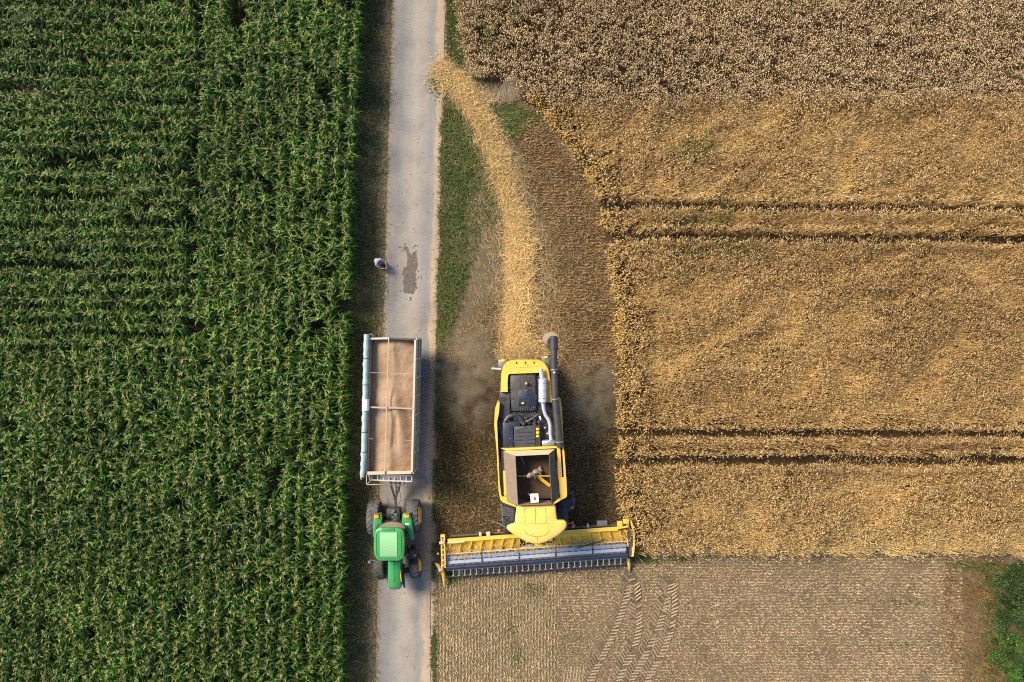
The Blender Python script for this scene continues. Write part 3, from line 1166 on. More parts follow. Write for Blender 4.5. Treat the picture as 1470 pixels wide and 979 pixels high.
# --------------------------------------------------------------------------
# mesh builder for machines
# --------------------------------------------------------------------------
class MB:
    def __init__(self):
        self.bm = bmesh.new()

    def ring(self, pts):
        return [self.bm.verts.new(p) for p in pts]

    def loft(self, rings, caps=True, closed=True):
        R = [self.ring(r) for r in rings]
        n = len(R[0])
        for a, b in zip(R[:-1], R[1:]):
            for k in range(n if closed else n - 1):
                self.bm.faces.new((a[k], a[(k + 1) % n], b[(k + 1) % n], b[k]))
        if caps:
            self.bm.faces.new(R[0])
            self.bm.faces.new(R[-1])
        return self

    def prism(self, pts, z0, z1, bev=0.0, top=None):
        """outline in x,y extruded from z0 to z1 with a chamfered top edge"""
        lo = [Vector((p[0], p[1], z0)) for p in pts]
        hi = [Vector((p[0], p[1], z1)) for p in pts]
        rings = [lo]
        if bev > 0:
            c = sum(hi, Vector()) / len(hi)
            b1 = [Vector((p.x, p.y, z1 - bev)) for p in hi]
            b2 = []
            b3 = []
            for p in hi:
                d = (c - p)
                l = d.length
                b2.append(Vector((p.x, p.y, z1 - bev * .3)) + Vector((d.x, d.y, 0)) * (bev * .35 / max(l, .01)))
                b3.append(Vector((p.x, p.y, z1)) + Vector((d.x, d.y, 0)) * (bev * 1.1 / max(l, .01)))
            rings += [b1, b2, b3]
        else:
            rings.append(hi)
        return self.loft(rings)

    def box(self, c, s, rz=0.0, bev=0.0):
        c = Vector(c)
        m = Matrix.Rotation(rz, 3, 'Z')
        g = bmesh.ops.create_cube(self.bm, size=1.0)
        vs = g['verts']
        for v in vs:
            v.co = c + m @ Vector((v.co.x * s[0], v.co.y * s[1], v.co.z * s[2]))
        if bev > 0:
            es = list({e for v in vs for e in v.link_edges})
            bmesh.ops.bevel(self.bm, geom=es, offset=bev, segments=2, affect='EDGES', profile=.6)
        return self

    def tube(self, path, r, n=10, caps=True):
        path = [Vector(p) for p in path]
        rr = r if isinstance(r, (list, tuple)) else [r] * len(path)
        rings = []
        prev = None
        for k, p in enumerate(path):
            if k == 0:
                t = path[1] - p
            elif k == len(path) - 1:
                t = p - path[k - 1]
            else:
                t = (path[k + 1] - p).normalized() + (p - path[k - 1]).normalized()
            t.normalize()
            if prev is None:
                a = t.cross(Vector((0, 0, 1)) if abs(t.z) < .9 else Vector((1, 0, 0)))
            else:
                a = prev - t * prev.dot(t)
            a.normalize()
            prev = a
            b = t.cross(a)
            rings.append([p + (a * math.cos(2 * math.pi * j / n) + b * math.sin(2 * math.pi * j / n)) * rr[k] for j in range(n)])
        return self.loft(rings, caps)

    def bar(self, a, b, w, h):
        """rectangular bar between two points"""
        a, b = Vector(a), Vector(b)
        t = (b - a).normalized()
        s = t.cross(Vector((0, 0, 1)) if abs(t.z) < .95 else Vector((1, 0, 0))).normalized()
        u = s.cross(t)
        f = lambda p: [p + s * w / 2 + u * h / 2, p - s * w / 2 + u * h / 2, p - s * w / 2 - u * h / 2, p + s * w / 2 - u * h / 2]
        return self.loft([f(a), f(b)])

    def plate(self, pts, th):
        pts = [Vector(p) for p in pts]
        n = Vector()
        for k in range(len(pts)):
            a, b = pts[k], pts[(k + 1) % len(pts)]
            n += (a - pts[0]).cross(b - pts[0])
        n.normalize()
        return self.loft([[p - n * th / 2 for p in pts], [p + n * th / 2 for p in pts]])

    def lathe(self, c, axis, prof, n=32):
        """prof: list of (radius, along axis)"""
        c, axis = Vector(c), Vector(axis).normalized()
        a = axis.cross(Vector((0, 0, 1)) if abs(axis.z) < .9 else Vector((1, 0, 0))).normalized()
        b = axis.cross(a)
        rings = []
        for r, s in prof:
            rings.append([c + axis * s + (a * math.cos(2 * math.pi * j / n) + b * math.sin(2 * math.pi * j / n)) * max(r, .001) for j in range(n)])
        return self.loft(rings)

    def ball(self, c, r, sc=(1, 1, 1), seg=16):
        g = bmesh.ops.create_uvsphere(self.bm, u_segments=seg, v_segments=max(6, seg // 2), radius=r)
        for v in g['verts']:
            v.co = Vector(c) + Vector((v.co.x * sc[0], v.co.y * sc[1], v.co.z * sc[2]))
        return self

    def build(self, name, mat, parent=None, smooth=38):
        bmesh.ops.recalc_face_normals(self.bm, faces=self.bm.faces[:])
        me = bpy.data.meshes.new(name)
        self.bm.to_mesh(me)
        self.bm.free()
        me.materials.append(mat)
        if smooth:
            me.shade_smooth()
            me.set_sharp_from_angle(angle=math.radians(smooth))
        o = bpy.data.objects.new(name, me)
        COL.objects.link(o)
        if parent:
            o.parent = parent
        return o


def root(name, label, cat, loc, rz):
    o = bpy.data.objects.new(name, None)
    COL.objects.link(o)
    o.location = loc
    o.rotation_euler = (0, 0, rz)
    o['label'] = label
    o['category'] = cat
    inv = (Matrix.Translation(loc) @ Matrix.Rotation(rz, 4, 'Z')).inverted()

    def L(px, py, h):
        return inv @ W(px, py, h)
    return o, L


def wheel(parent, c, R, w, rr, tyre_mat, rim_mat, hub_mat, side, nl=20, steer=0.0, dish=0.10, name='wheel'):
    """wheel (hub) > tyre, rim.  axis along local x; side = +1 outer face towards +x"""
    c = Vector(c)
    ax = Matrix.Rotation(steer, 3, 'Z') @ Vector((1, 0, 0)) * side
    hub = MB()
    hub.lathe(c, ax, [(0.001, w * .5 - dish * .6), (rr * .32, w * .5 - dish * .6), (rr * .34, w * .5 - dish), (rr * .34, -w * .3)], 18)
    hb = hub.build(name, hub_mat, parent)
    t = MB()
    prof = [(rr, -w * .42), (rr + .04, -w * .48), (rr + (R - rr) * .55, -w * .53), (R - .07, -w * .46), (R - .035, -w * .3), (R - .025, 0), (R - .035, w * .3), (R - .07, w * .46),
            (rr + (R - rr) * .55, w * .53), (rr + .04, w * .48), (rr, w * .42)]
    t.lathe(c, ax, prof, 40)
    a = ax.cross(Vector((0, 0, 1))).normalized()
    b = ax.cross(a)

    def cp(th, r, s):
        return c + ax * s + (a * math.cos(th) + b * math.sin(th)) * r
    for k in range(nl):
        for sg in (-1, 1):
            th = 2 * math.pi * (k + (0.5 if sg > 0 else 0)) / nl
            dt = 2 * math.pi / nl * .2
            sh = -2 * math.pi / nl * .75
            rings = []
            for f in (0.04, .55, 1.0):
                s = sg * w * .5 * f * 1.02
                ro = R if f < .9 else R - .045
                ri = R - .05 if f < .9 else R - .1
                th2 = th + sh * f
                rings.append([cp(th2 - dt, ri, s), cp(th2 - dt * .8, ro, s), cp(th2 + dt * .8, ro, s), cp(th2 + dt, ri, s)])
            t.loft(rings)
    t.build('tyre', tyre_mat, hb)
    r = MB()
    r.lathe(c, ax, [(rr * .3, w * .5 - dish), (rr * .72, w * .5 - dish * 1.5), (rr * .9, w * .40), (rr * 1.03, w * .45), (rr * 1.03, w * .41), (rr * .93, w * .3), (rr * .93, -w * .3), (rr * 1.03, -w * .42), (rr * .5, -w * .2)], 32)
    for k in range(8):
        th = 2 * math.pi * k / 8
        p = c + (a * math.cos(th) + b * math.sin(th)) * rr * .52 + ax * (w * .5 - dish * 1.25)
        r.lathe(p, ax, [(.03, -.02), (.03, .03), (.001, .03)], 6)
    r.build('rim', rim_mat, hb)
    return hb


# paints
Y_BODY = mat_solid('yellow paint', (0.74, 0.435, 0.035), .45, 0, .5, (.55, .40, .16), .35, 2.5)
Y_PALE = mat_solid('yellow roof paint', (0.76, 0.485, 0.085), .5, 0, .5, (.62, .47, .2), .3, 1.8)
Y_DEEP = mat_solid('deep yellow paint', (0.84, 0.50, 0.010), .4, 0, .2, (.5, .33, .1), .3, 3)
BLACK = mat_solid('black cover', (0.018, 0.020, 0.025), .5, 0, .6, (.13, .105, .08), .1, 3)
NAVY = mat_solid('dark blue steel', (0.016, 0.022, 0.045), .4, .2, .3, (.1, .09, .08), .1, 3)
DGREY = mat_solid('dark grey steel', (0.055, 0.058, 0.065), .5, .3, .4, (.16, .13, .1), 0, 3)
GREYP = mat_solid('grey steel', (0.20, 0.20, 0.21), .45, .5, .35, (.24, .2, .15), 0, 4)
SILVER = mat_solid('bare steel', (0.50, 0.52, 0.56), .35, .75, .3, (.32, .27, .2), 0, 4)
STEELPAN = mat_solid('polished pan steel', (0.37, 0.42, 0.52), .42, .45, .25, (.34, .28, .2), 0, 5)
BRIGHT = mat_solid('bright exhaust steel', (0.70, 0.72, 0.76), .3, .6, .2, (.4, .36, .3), 0, 4)
RUBBER = mat_solid('tyre rubber', (0.028, 0.029, 0.032), .8, 0, .55, (.15, .12, .085), 0, 3, .2)
RUBBERD = mat_solid('dusty tyre rubber', (0.05, 0.052, 0.06), .8, 0, .7, (.17, .145, .115), 0, 3, .2)
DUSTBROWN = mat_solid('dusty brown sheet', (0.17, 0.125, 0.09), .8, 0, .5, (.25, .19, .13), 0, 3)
DUST_SHADE_GREY = mat_solid('dusty and shaded grey sheet', (0.055, 0.053, 0.052), .75, 0, .6, (.11, .095, .08), 0, 4)  # dusty parts, and the tank wall painted as shaded
DUST_LIT_PALE = mat_solid('pale dusty and lit sheet', (0.52, 0.40, 0.26), .8, 0, .4, (.42, .31, .2), 0, 3)  # dusty parts, and the tank wall painted as sunlit
TANKIN = mat_solid('tank inside', (0.05, 0.028, 0.012), .7, 0, .6, (.06, .04, .02), 0, 2)
WHITE = mat_solid('white plastic', (0.78, 0.78, 0.76), .5, 0, .15)
BEIGE_RUBBER = mat_solid('tan rubber spout', (0.27, 0.205, 0.14), .75, 0, .4, (.25, .19, .13), 0, 5, .2)
RED = mat_solid('red lamp', (0.55, 0.06, 0.03), .35, 0, .15)
ORANGE = mat_solid('orange lamp', (0.85, 0.30, 0.01), .25, 0, .05, coat=.5)
BEACON = mat_solid('beacon lens', (0.62, 0.20, 0.10), .3, 0, .15, coat=.4)
GREEN = mat_solid('green paint', (0.022, 0.25, 0.058), .4, 0, .3, (.2, .24, .1), .45, 2)
GREENP = mat_solid('sunbleached green panel', (0.20, 0.44, 0.20), .5, 0, .3, (.28, .45, .25), .1, 2)
YRIM = mat_solid('yellow wheel paint', (0.72, 0.46, 0.05), .4, 0, .4, (.35, .26, .12), .2, 4)
GLASS = mat_solid('tinted cab glass', (0.02, 0.025, 0.028), .08, 0, .35, (.16, .13, .09), .6, 3)
TARP = mat_solid('grey green tarpaulin', (0.29, 0.37, 0.365), .55, 0, .4, (.16, .38, .36), 0, 5, .5)
TRAILER = mat_solid('grey green trailer steel', (0.34, 0.38, 0.32), .55, 0, .5, (.22, .19, .14), .05, 3)
PRIMER = mat_solid('pale pink rail', (0.38, 0.275, 0.225), .6, 0, .4, (.45, .3, .22), 0, 6)
INNERW = mat_solid('brown trailer inside', (0.34, 0.22, 0.14), .8, 0, .5, (.42, .29, .2), 0, 4)
ALU = mat_solid('aluminium', (0.62, 0.60, 0.60), .4, .4, .2, (.45, .38, .33), 0, 5)


def mat_grain():
    m, nt, out = new_mat('loose wheat grain')
    N, L = nt.nodes, nt.links
    tc = N.new('ShaderNodeTexCoord')
    n1 = N.new('ShaderNodeTexNoise')
    n1.inputs['Scale'].default_value = 1.3
    n1.inputs['Detail'].default_value = 6
    n2 = N.new('ShaderNodeTexNoise')
    n2.inputs['Scale'].default_value = 40
    n2.inputs['Detail'].default_value = 6
    n2.inputs['Roughness'].default_value = .8
    for q in (n1, n2):
        L.new(tc.outputs['Object'], q.inputs['Vector'])
    r1 = ramp(nt, [(.3, (.27, .175, .10)), (.7, (.36, .245, .145))])
    L.new(n1.outputs['Fac'], r1.inputs['Fac'])
    r2 = ramp(nt, [(.3, (.72, .72, .72)), (.7, (1.2, 1.2, 1.2))])
    L.new(n2.outputs['Fac'], r2.inputs['Fac'])
    mx = N.new('ShaderNodeMix')
    mx.data_type = 'RGBA'
    mx.blend_type = 'MULTIPLY'
    mx.inputs['Factor'].default_value = 1
    L.new(r1.outputs['Color'], mx.inputs['A'])
    L.new(r2.outputs['Color'], mx.inputs['B'])
    p = N.new('ShaderNodeBsdfPrincipled')
    p.inputs['Roughness'].default_value = .8
    L.new(mx.outputs['Result'], p.inputs['Base Color'])
    b = N.new('ShaderNodeBump')
    b.inputs['Strength'].default_value = .4
    b.inputs['Distance'].default_value = .03
    L.new(n2.outputs['Fac'], b.inputs['Height'])
    L.new(b.outputs['Normal'], p.inputs['Normal'])
    L.new(p.outputs[0], out.inputs['Surface'])
    return m


GRAIN = mat_grain()


# --------------------------------------------------------------------------
# COMBINE HARVESTER
# --------------------------------------------------------------------------
def build_combine():
    R, L = root('combine_harvester', 'yellow combine harvester with open grain tank cutting grain with a wide header', 'combine harvester', W(762, 650), math.radians(3.7))

    def c1(X, Y, h):      # close-up of the engine deck
        return L(600 + X / 4.256, 460 + Y / 4.256, h)

    def c2(X, Y, h):      # close-up of the tank and cab
        return L(690 + X / 6.525, 640 + Y / 6.525, h)

    def c3(X, Y, h):      # close-up of the header
        return L(610 + X / 4.594, 640 + Y / 4.594, h)

    def xy(pts, f, h):
        return [(f(a, b, h).x, f(a, b, h).y) for a, b in pts]

    # hull
    m = MB()
    hull = [(520, 330), (500, 450), (482, 560), (490, 790), (520, 960), (560, 1060), (880, 1060), (892, 960), (885, 700), (860, 520), (800, 500), (790, 330)]
    m.prism(xy(hull, c1, 2.95), 1.0, 2.95, .04)
    m.build('body', BLACK, R)
    # lower frame
    m = MB()
    m.box(c1(690, 620, 0.9) * 1.0, (1.7, 6.2, .5), 0, .05)
    m.build('chassis', DGREY, R)

    # rear hood: arch of yellow sheet
    m = MB()
    outer = [(505, 436), (506, 380), (510, 320), (520, 285), (540, 258), (570, 248), (660, 243), (740, 243), (770, 252), (790, 275), (803, 310), (812, 380), (820, 500)]
    inner = [(548, 436), (547, 380), (549, 350), (552, 332), (560, 326), (590, 325), (660, 322), (720, 320), (745, 318), (760, 322), (772, 340), (784, 390), (796, 500)]
    ro, ri = [], []
    rings = []
    for (a, b) in zip(outer, inner):
        o1, o2, i1, i2 = c1(*a, 2.0), c1(*a, 3.2), c1(*b, 3.26), c1(*b, 2.7)
        o1 = Vector((o2.x, o2.y, 1.7))
        i2 = Vector((i1.x, i1.y, 2.7))
        mid = o2.lerp(i1, .12) + Vector((0, 0, .05))
        rings.append([o1, o2 + Vector((0, 0, -.06)), mid, i1 + Vector((0, 0, .02)), i2])
    m.loft(rings)
    hood = m.build('rear_hood', Y_BODY, R, 50)
    # seam line and three small handles on the hood
    m = MB()
    for k in range(9):
        a = 560 + k * 20
        p, q = c1(a, 292 - k * 1.2, 3.262), c1(a + 12, 291.5 - k * 1.2, 3.262)
        m.bar(p, q, .02, .02)
    m.build('hood_seam', DUST_SHADE_GREY, hood)
    for X in (600, 655, 708):
        m = MB()
        m.box(c1(X, 257, 3.27), (.05, .12, .07), 0, .01)
        m.build('hinge', BLACK, hood)

    # engine cover
    m = MB()
    m.prism(xy([(560, 330), (718, 324), (724, 552), (572, 556)], c1, 3.14), 2.9, 3.14, .05)
    deck = m.build('engine_cover', BLACK, R)
    m = MB()
    m.prism(xy([(612, 430), (720, 428), (724, 520), (614, 522)], c1, 3.17), 3.1, 3.17, .02)
    m.build('hatch', NAVY, deck)
    m = MB()
    m.bar(c1(615, 433, 3.18), c1(665, 428, 3.18), .02, .02)
    m.build('handle', SILVER, deck)
    m = MB()
    m.box(c1(640, 505, 3.18), (.13, .08, .015))
    m.build('sticker', Y_DEEP, deck)
    m = MB()
    m.lathe(c1(662, 384, 3.14), (0, 0, 1), [(.06, 0), (.075, .04), (.085, .08), (.08, .2), (.05, .25), (.001, .27)], 16)
    m.build('beacon', BEACON, R)
    # clutter left of the cover
    m = MB()
    for k in range(9):
        p = c1(552 + k % 2 * 5, 350 + k * 20, 3.05)
        m.box(p, (random.uniform(.06, .13), .1, .1), random.uniform(-.4, .4), .01)
    for k in range(7):
        m.box(c1(612 + k * 15, 548, 3.17), (.035, .12, .05), 0, .008)
    m.build('engine_fittings', DGREY, R)
    m = MB()
    for k in range(6):
        p = c1(500 + k * 11, 470, 2.98 + .02 * k)
        q = c1(494 + k * 12, 598, 2.98 + .02 * k)
        m.bar(p, q, .10, .14)
    m.build('cooling_screen', BLACK, R)
    m = MB()
    m.lathe(c1(505, 690, 2.6), (-1, 0, 0), [(.001, .05), (.45, .05), (.5, 0), (.5, -.2)], 28)
    m.build('radiator_drum', BLACK, R)

    # muffler and exhaust
    m = MB()
    a, b = c1(764, 505, 3.42), c1(763, 350, 3.42)
    m.tube([a, a.lerp(b, .03), a.lerp(b, .05), a.lerp(b, .95), a.lerp(b, .97), b], [.15, .16, .235, .235, .16, .12], 20)
    mf = m.build('muffler', BRIGHT, R)
    m = MB()
    m.tube([c1(758, 350, 3.46), c1(755, 325, 3.5), c1(751, 292, 3.55)], [.13, .125, .09], 14)
    m.build('tail_pipe', BRIGHT, mf)
    for t in (.2, .5, .8):
        m = MB()
        p = a.lerp(b, t)
        m.tube([p - (b - a).normalized() * .02, p + (b - a).normalized() * .02], .242, 20)
        m.build('strap', SILVER, mf)
    m = MB()
    m.tube([c1(764, 505, 3.42), c1(768, 540, 3.4), c1(778, 575, 3.38), c1(798, 605, 3.36), c1(808, 640, 3.36), c1(808, 690, 3.36), c1(815, 730, 3.35)], .10, 14)
    m.build('exhaust_pipe', BRIGHT, R)
    m = MB()
    m.tube([c1(758, 748, 3.3), c1(765, 748, 3.3), c1(828, 745, 3.3), c1(836, 745, 3.3)], [.12, .16, .16, .12], 18)
    m.build('steel_canister', SILVER, R)

    # filter housing and slatted cooler
    m = MB()
    m.prism(xy([(516, 618), (625, 616), (625, 642), (582, 646), (584, 782), (522, 786)], c1, 3.28), 2.9, 3.28, .05)
    m.build('air_box', NAVY, R)
    m = MB()
    m.prism(xy([(586, 648), (748, 640), (750, 778), (590, 786)], c1, 3.34), 2.9, 3.34, .05)
    cool = m.build('slatted_cooler', BLACK, R)
    m = MB()
    for k in range(5):
        m.bar(c1(592, 676 + k * 23, 3.36), c1(716, 670 + k * 23, 3.36), .17, .03)
    m.build('slat_panel', DGREY, cool)
    for Y in (663, 685, 706):
        m = MB()
        m.box(c1(730, Y, 3.355), (.15, .12, .02))
        m.build('sticker', Y_DEEP, cool)
    m = MB()
    m.tube([c1(530, 618, 3.3), c1(550, 590, 3.3), c1(590, 575, 3.25), c1(620, 600, 3.2), c1(650, 635, 3.2)], [.1, .12, .14, .14, .12], 12)
    m.ball(c1(600, 595, 3.15), .2, (1, 1, .8))
    m.tube([c1(655, 620, 3.1), c1(700, 600, 3.15), c1(735, 570, 3.1)], .06, 8)
    m.tube([c1(640, 575, 3.05), c1(690, 585, 3.1), c1(720, 625, 3.1)], .05, 8)
    for k in range(14):
        p = c1(random.uniform(640, 745), random.uniform(565, 635), random.uniform(3.0, 3.15))
        m.box(p, (random.uniform(.06, .16), random.uniform(.06, .16), .12), random.uniform(0, 1.5), .01)
    m.build('engine_block', BLACK, R)
    m = MB()
    for k in range(4):
        m.tube([c1(735 + k * 6, 560 - 5 * k, 3.2), c1(745 + k * 10, 540, 3.28), c1(790, 550 + 8 * k, 3.25), c1(800, 590 + 8 * k, 3.2)], .022, 7)
    m.tube([c1(835, 640, 3.3), c1(842, 660, 3.4), c1(832, 700, 3.35), c1(818, 722, 3.3)], .02, 7)
    m.build('hoses', DGREY, R)
    for (X, Y, s) in ((745, 590, .1), (748, 602, .07), (775, 655, .06), (790, 690, .06)):
        m = MB()
        m.box(c1(X, Y, 3.22), (s, s, .05), .3, .008)
        m.build('label_plate', WHITE, R)

    # unloading auger
    m = MB()
    path = [c1(868, 770, 3.5), c1(864, 740, 3.55), c1(850, 600, 3.6), c1(838, 480, 3.62), c1(832, 300, 3.66), c1(828, 130, 3.7), c1(827, 95, 3.7)]
    m.tube(path, [.19, .19, .18, .175, .172, .17, .17], 20)
    au = m.build('unloading_auger', mat_solid('charcoal tube paint', (.038, .039, .045), .5, .2, .45, (.12, .10, .085), 0, 3), R)
    m = MB()
    for k in (1, 3):
        p = path[k]
        d = (path[k + 1] - p).normalized()
        m.tube([p - d * .04, p + d * .04], .225, 20)
    m.tube([path[4] - Vector((0, .04, 0)), path[4] + Vector((0, .04, 0))], .2, 20)
    m.build('flange', GREYP, au)
    m = MB()
    ring = []
    for (rx, ry, z, X, Y) in ((.20, .16, 3.62, 816, 108), (.41, .30, 3.58, 812, 106), (.42, .33, 3.48, 809, 113), (.34, .34, 3.25, 806, 124), (.26, .30, 3.0, 798, 132)):
        c = c1(X, Y, z)
        ring.append([Vector((c.x + rx * math.cos(t), c.y + ry * math.sin(t), z)) for t in np.linspace(0, 2 * math.pi, 20, endpoint=False)])
    m.loft(ring)
    m.build('spout', BEIGE_RUBBER, au)
    m = MB()
    c = c1(821, 128, 3.6)
    m.loft([[Vector((c.x + .27 * math.cos(t), c.y + .24 * math.sin(t), z)) for t in np.linspace(0, 6.283, 16, endpoint=False)] for z in (3.55, 3.63)])
    m.build('spout_lining', BLACK, au)
    m = MB()
    m.tube([c1(829, 178, 3.62), c1(828, 112, 3.62)], [.24, .24], 18)
    m.build('spout_collar', BLACK, au)
    m = MB()
    m.box(c1(833, 318, 3.86), (.09, .07, .05))
    m.build('bracket', WHITE, au)

    # grain tank: walls leaning inwards above the body, lit and shaded tones painted on
    to = {'bl': c2(215, 52, 3.35), 'br': c2(692, 34, 3.35), 'fr': c2(747, 476, 3.35), 'fl': c2(243, 522, 3.35)}
    ti = {'bl': c2(326, 93, 4.05), 'br': c2(640, 78, 4.05), 'fr': c2(668, 545, 4.05), 'fl': c2(350, 556, 4.05)}
    to['fr2'] = c2(690, 560, 3.35)
    to['fl2'] = c2(330, 575, 3.35)
    m = MB()
    m.plate([to['bl'], to['fl'], ti['fl'], ti['bl']], .03)
    tank = m.build('grain_tank', DUSTBROWN, R, 0)
    tank['label'] = 'open grain tank with dusty inward leaning walls'
    m = MB()
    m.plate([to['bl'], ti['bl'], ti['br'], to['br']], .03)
    m.build('tank_rear_wall', DUST_LIT_PALE, tank, 0)  # sunlight on this wall put into its pale colour
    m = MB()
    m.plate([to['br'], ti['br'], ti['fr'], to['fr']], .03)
    m.build('tank_side_wall', DUST_SHADE_GREY, tank, 0)  # shade of the wall facing away put into its dark grey
    m = MB()
    fl, fr = ti['fl'], ti['fr']
    lo_l = Vector((fl.x + .05, fl.y - .06, 2.95))
    lo_r = Vector((fr.x - .05, fr.y - .06, 2.95))
    m.plate([fl, lo_l, lo_r, fr], .03)
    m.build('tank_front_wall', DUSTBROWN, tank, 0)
    # sloping floor of the tank and cross auger
    m = MB()
    cb = [ti[k].copy() for k in ('bl', 'br', 'fr', 'fl')]
    ctr = sum(cb, Vector()) / 4
    low = []
    for p in cb:
        low.append(Vector((ctr.x + (p.x - ctr.x) * 1.25, ctr.y + (p.y - ctr.y) * .97, 2.97)))
    bot = [Vector((ctr.x + (p.x - ctr.x) * .5, ctr.y + (p.y - ctr.y) * .4, 2.965)) for p in cb]
    m.loft([low, bot], caps=False)
    m.bm.faces.new([m.bm.verts.new(b) for b in bot])
    m.build('tank_floor', TANKIN, tank, 0)
    m = MB()
    for k in range(2):
        m.bar(c2(345, 282, 3.4 + k * .01), c2(650, 282, 3.4), .035, .05)
    m.bar(c2(540, 290, 3.35), c2(648, 372, 3.1), .16, .08)
    m.build('tank_brace', Y_DEEP, tank)
    m = MB()
    m.bar(c2(378, 100, 3.95), c2(412, 190, 3.3), .025, .025)
    m.build('level_rod', GREYP, tank)
    # bubble-up auger: a spiral screw leaning in the tank
    m = MB()
    base, tip = c2(575, 235, 3.1), c2(455, 290, 3.75)
    d = (tip - base).normalized()
    a = d.cross(Vector((0, 0, 1))).normalized()
    b = d.cross(a)
    n = 90
    prev = None
    for k in range(n + 1):
        t = k / n
        th = t * 2 * math.pi * 2.3
        p = base.lerp(tip, t)
        e = a * math.cos(th) + b * math.sin(th)
        rr_ = .27 * (1 - .35 * t)
        pr = [m.bm.verts.new(p + e * .05), m.bm.verts.new(p + e * rr_), m.bm.verts.new(p + e * rr_ + d * .02), m.bm.verts.new(p + e * .05 + d * .02)]
        if prev:
            for j in range(4):
                m.bm.faces.new((prev[j], prev[(j + 1) % 4], pr[(j + 1) % 4], pr[j]))
        prev = pr
    m.tube([base, tip], .06, 12)
    m.build('filling_auger', mat_solid('dusty screw steel', (.20, .155, .125), .6, .3, .5, (.32, .26, .2)), tank)
    # white sampling box on the front wall of the tank
    m = MB()
    m.box(c2(505, 488, 3.72), (.42, .42, .3), 0, .02)
    wb = m.build('sensor_box', WHITE, tank)
    m = MB()
    m.tube([c2(468, 470, 3.7), c2(452, 455, 3.65), c2(445, 440, 3.5)], .02, 7)
    m.build('sensor_cable', GREYP, tank)
    m = MB()
    m.box(c2(507, 495, 3.88), (.12, .16, .012))
    m.build('sensor_plate', GREYP, tank)

    # yellow side panels
    def strip(pts, f, z0, z1, name, mat, par, bev=.03):
        m = MB()
        m.prism(xy(pts, f, z1), z0, z1, 0)
        return m.build(name, mat, par, 30)
    left = [(485, 505), (498, 500), (494, 560), (484, 610), (490, 800), (496, 850), (500, 1000), (512, 1110), (510, 1150), (500, 1125), (488, 1000), (474, 780), (466, 620), (472, 540)]
    # c1 scale reaches down to y=690 (Y=979); below it the tank close-up continues
    left = [(484, 506), (499, 501), (495, 560), (483, 620), (486, 700), (498, 980), (508, 1065), (516, 1085), (500, 1078), (493, 1040), (481, 800), (466, 640), (470, 545)]
    sp = strip(left, c1, 1.3, 3.42, 'side_panel', Y_BODY, R)
    strip([(520, 920), (534, 920), (543, 1063), (527, 1078)], c1, 2.9, 3.4, 'side_rail', Y_BODY, R)
    strip([(180, 480), (244, 476), (248, 522), (335, 556), (328, 574), (205, 528), (184, 505)], c2, 2.9, 3.43, 'corner_plate', Y_BODY, R)
    m = MB()
    m.prism(xy([(505, 795), (524, 795), (527, 915), (519, 1060), (510, 1060)], c1, 3.2), 2.9, 3.2)
    m.build('side_tray', DGREY, R, 30)
    right = [(862, 475), (872, 480), (880, 540), (888, 720), (905, 960), (912, 1060), (900, 1060), (893, 975), (878, 720), (866, 560)]
    strip(right, c1, 1.3, 3.42, 'side_panel', Y_BODY, R)
    strip([(848, 768), (868, 765), (886, 1060), (866, 1060)], c1, 2.9, 3.41, 'side_rail', Y_BODY, R)
    strip([(735, 295), (802, 298), (808, 470), (800, 482), (690, 545), (682, 540), (748, 476)], c2, 2.9, 3.44, 'corner_plate', Y_BODY, R)
    strip([(190, 25), (720, 0), (722, 20), (240, 47)], c2, 2.9, 3.38, 'cross_rail', Y_BODY, R)
    m = MB()
    for k in range(9):
        m.box(c2(744 + k * .8, 160 + k * 18, 3.425), (.03, .03, .012))
    m.build('bolt_row', BLACK, R)

    # cab: dark glass box and yellow roof
    m = MB()
    gl = [(340, 575), (705, 562), (715, 720), (640, 830), (560, 860), (500, 858), (420, 835), (330, 740)]
    top = [c2(a, b, 3.55) for a, b in gl]
    botm = [Vector((p.x, p.y, 1.7)) for p in top]
    m.loft([botm, top])
    cab = m.build('cab', GLASS, R)
    m = MB()
    out = [(335, 580), (342, 566), (358, 560), (430, 556), (515, 553), (600, 550), (672, 548), (688, 552), (704, 575), (709, 630), (716, 685), (725, 697), (745, 701), (778, 702), (796, 709),
           (806, 724), (809, 742), (804, 765), (785, 792), (750, 824), (710, 853), (660, 882), (610, 905), (560, 920), (530, 923), (495, 920), (440, 905), (380, 876), (330, 846), (285, 816),
           (255, 792), (244, 776), (245, 760), (262, 746), (290, 738), (312, 732), (322, 718), (326, 660)]
    hi = [c2(a, b, 3.78) for a, b in out]
    cc = sum(hi, Vector()) / len(hi)
    rings = []
    for sc, z in ((.985, 3.52), (1.0, 3.58), (1.0, 3.70), (.985, 3.76), (.94, 3.80), (.8, 3.83), (.5, 3.86), (.15, 3.87)):
        rings.append([Vector((cc.x + (p.x - cc.x) * sc, cc.y + (p.y - cc.y) * sc, z)) for p in hi])
    m.loft(rings)
    roof = m.build('cab_roof', Y_PALE, cab, 40)
    # seams of the roof panels
    m = MB()

    def zroof(p):
        best = 0
        r = (Vector((p.x, p.y, 0)) - Vector((cc.x, cc.y, 0))).length
        return 3.87 - .055 * min(1, (r / 1.35)) ** 1.3

    def seam(pts, w=.034):
        q = []
        for k in range(len(pts) - 1):
            for j in range(5):
                a = pts[k][0] + (pts[k + 1][0] - pts[k][0]) * j / 5
                b = pts[k][1] + (pts[k + 1][1] - pts[k][1]) * j / 5
                q.append(c2(a, b, 3.85))
        q.append(c2(*pts[-1], 3.85))
        for p in q:
            p.z = zroof(p)
        m.tube(q, w * .5, 5)
    for X in (415, 512, 612):
        seam([(X - 4, 585), (X + 3, 722)])
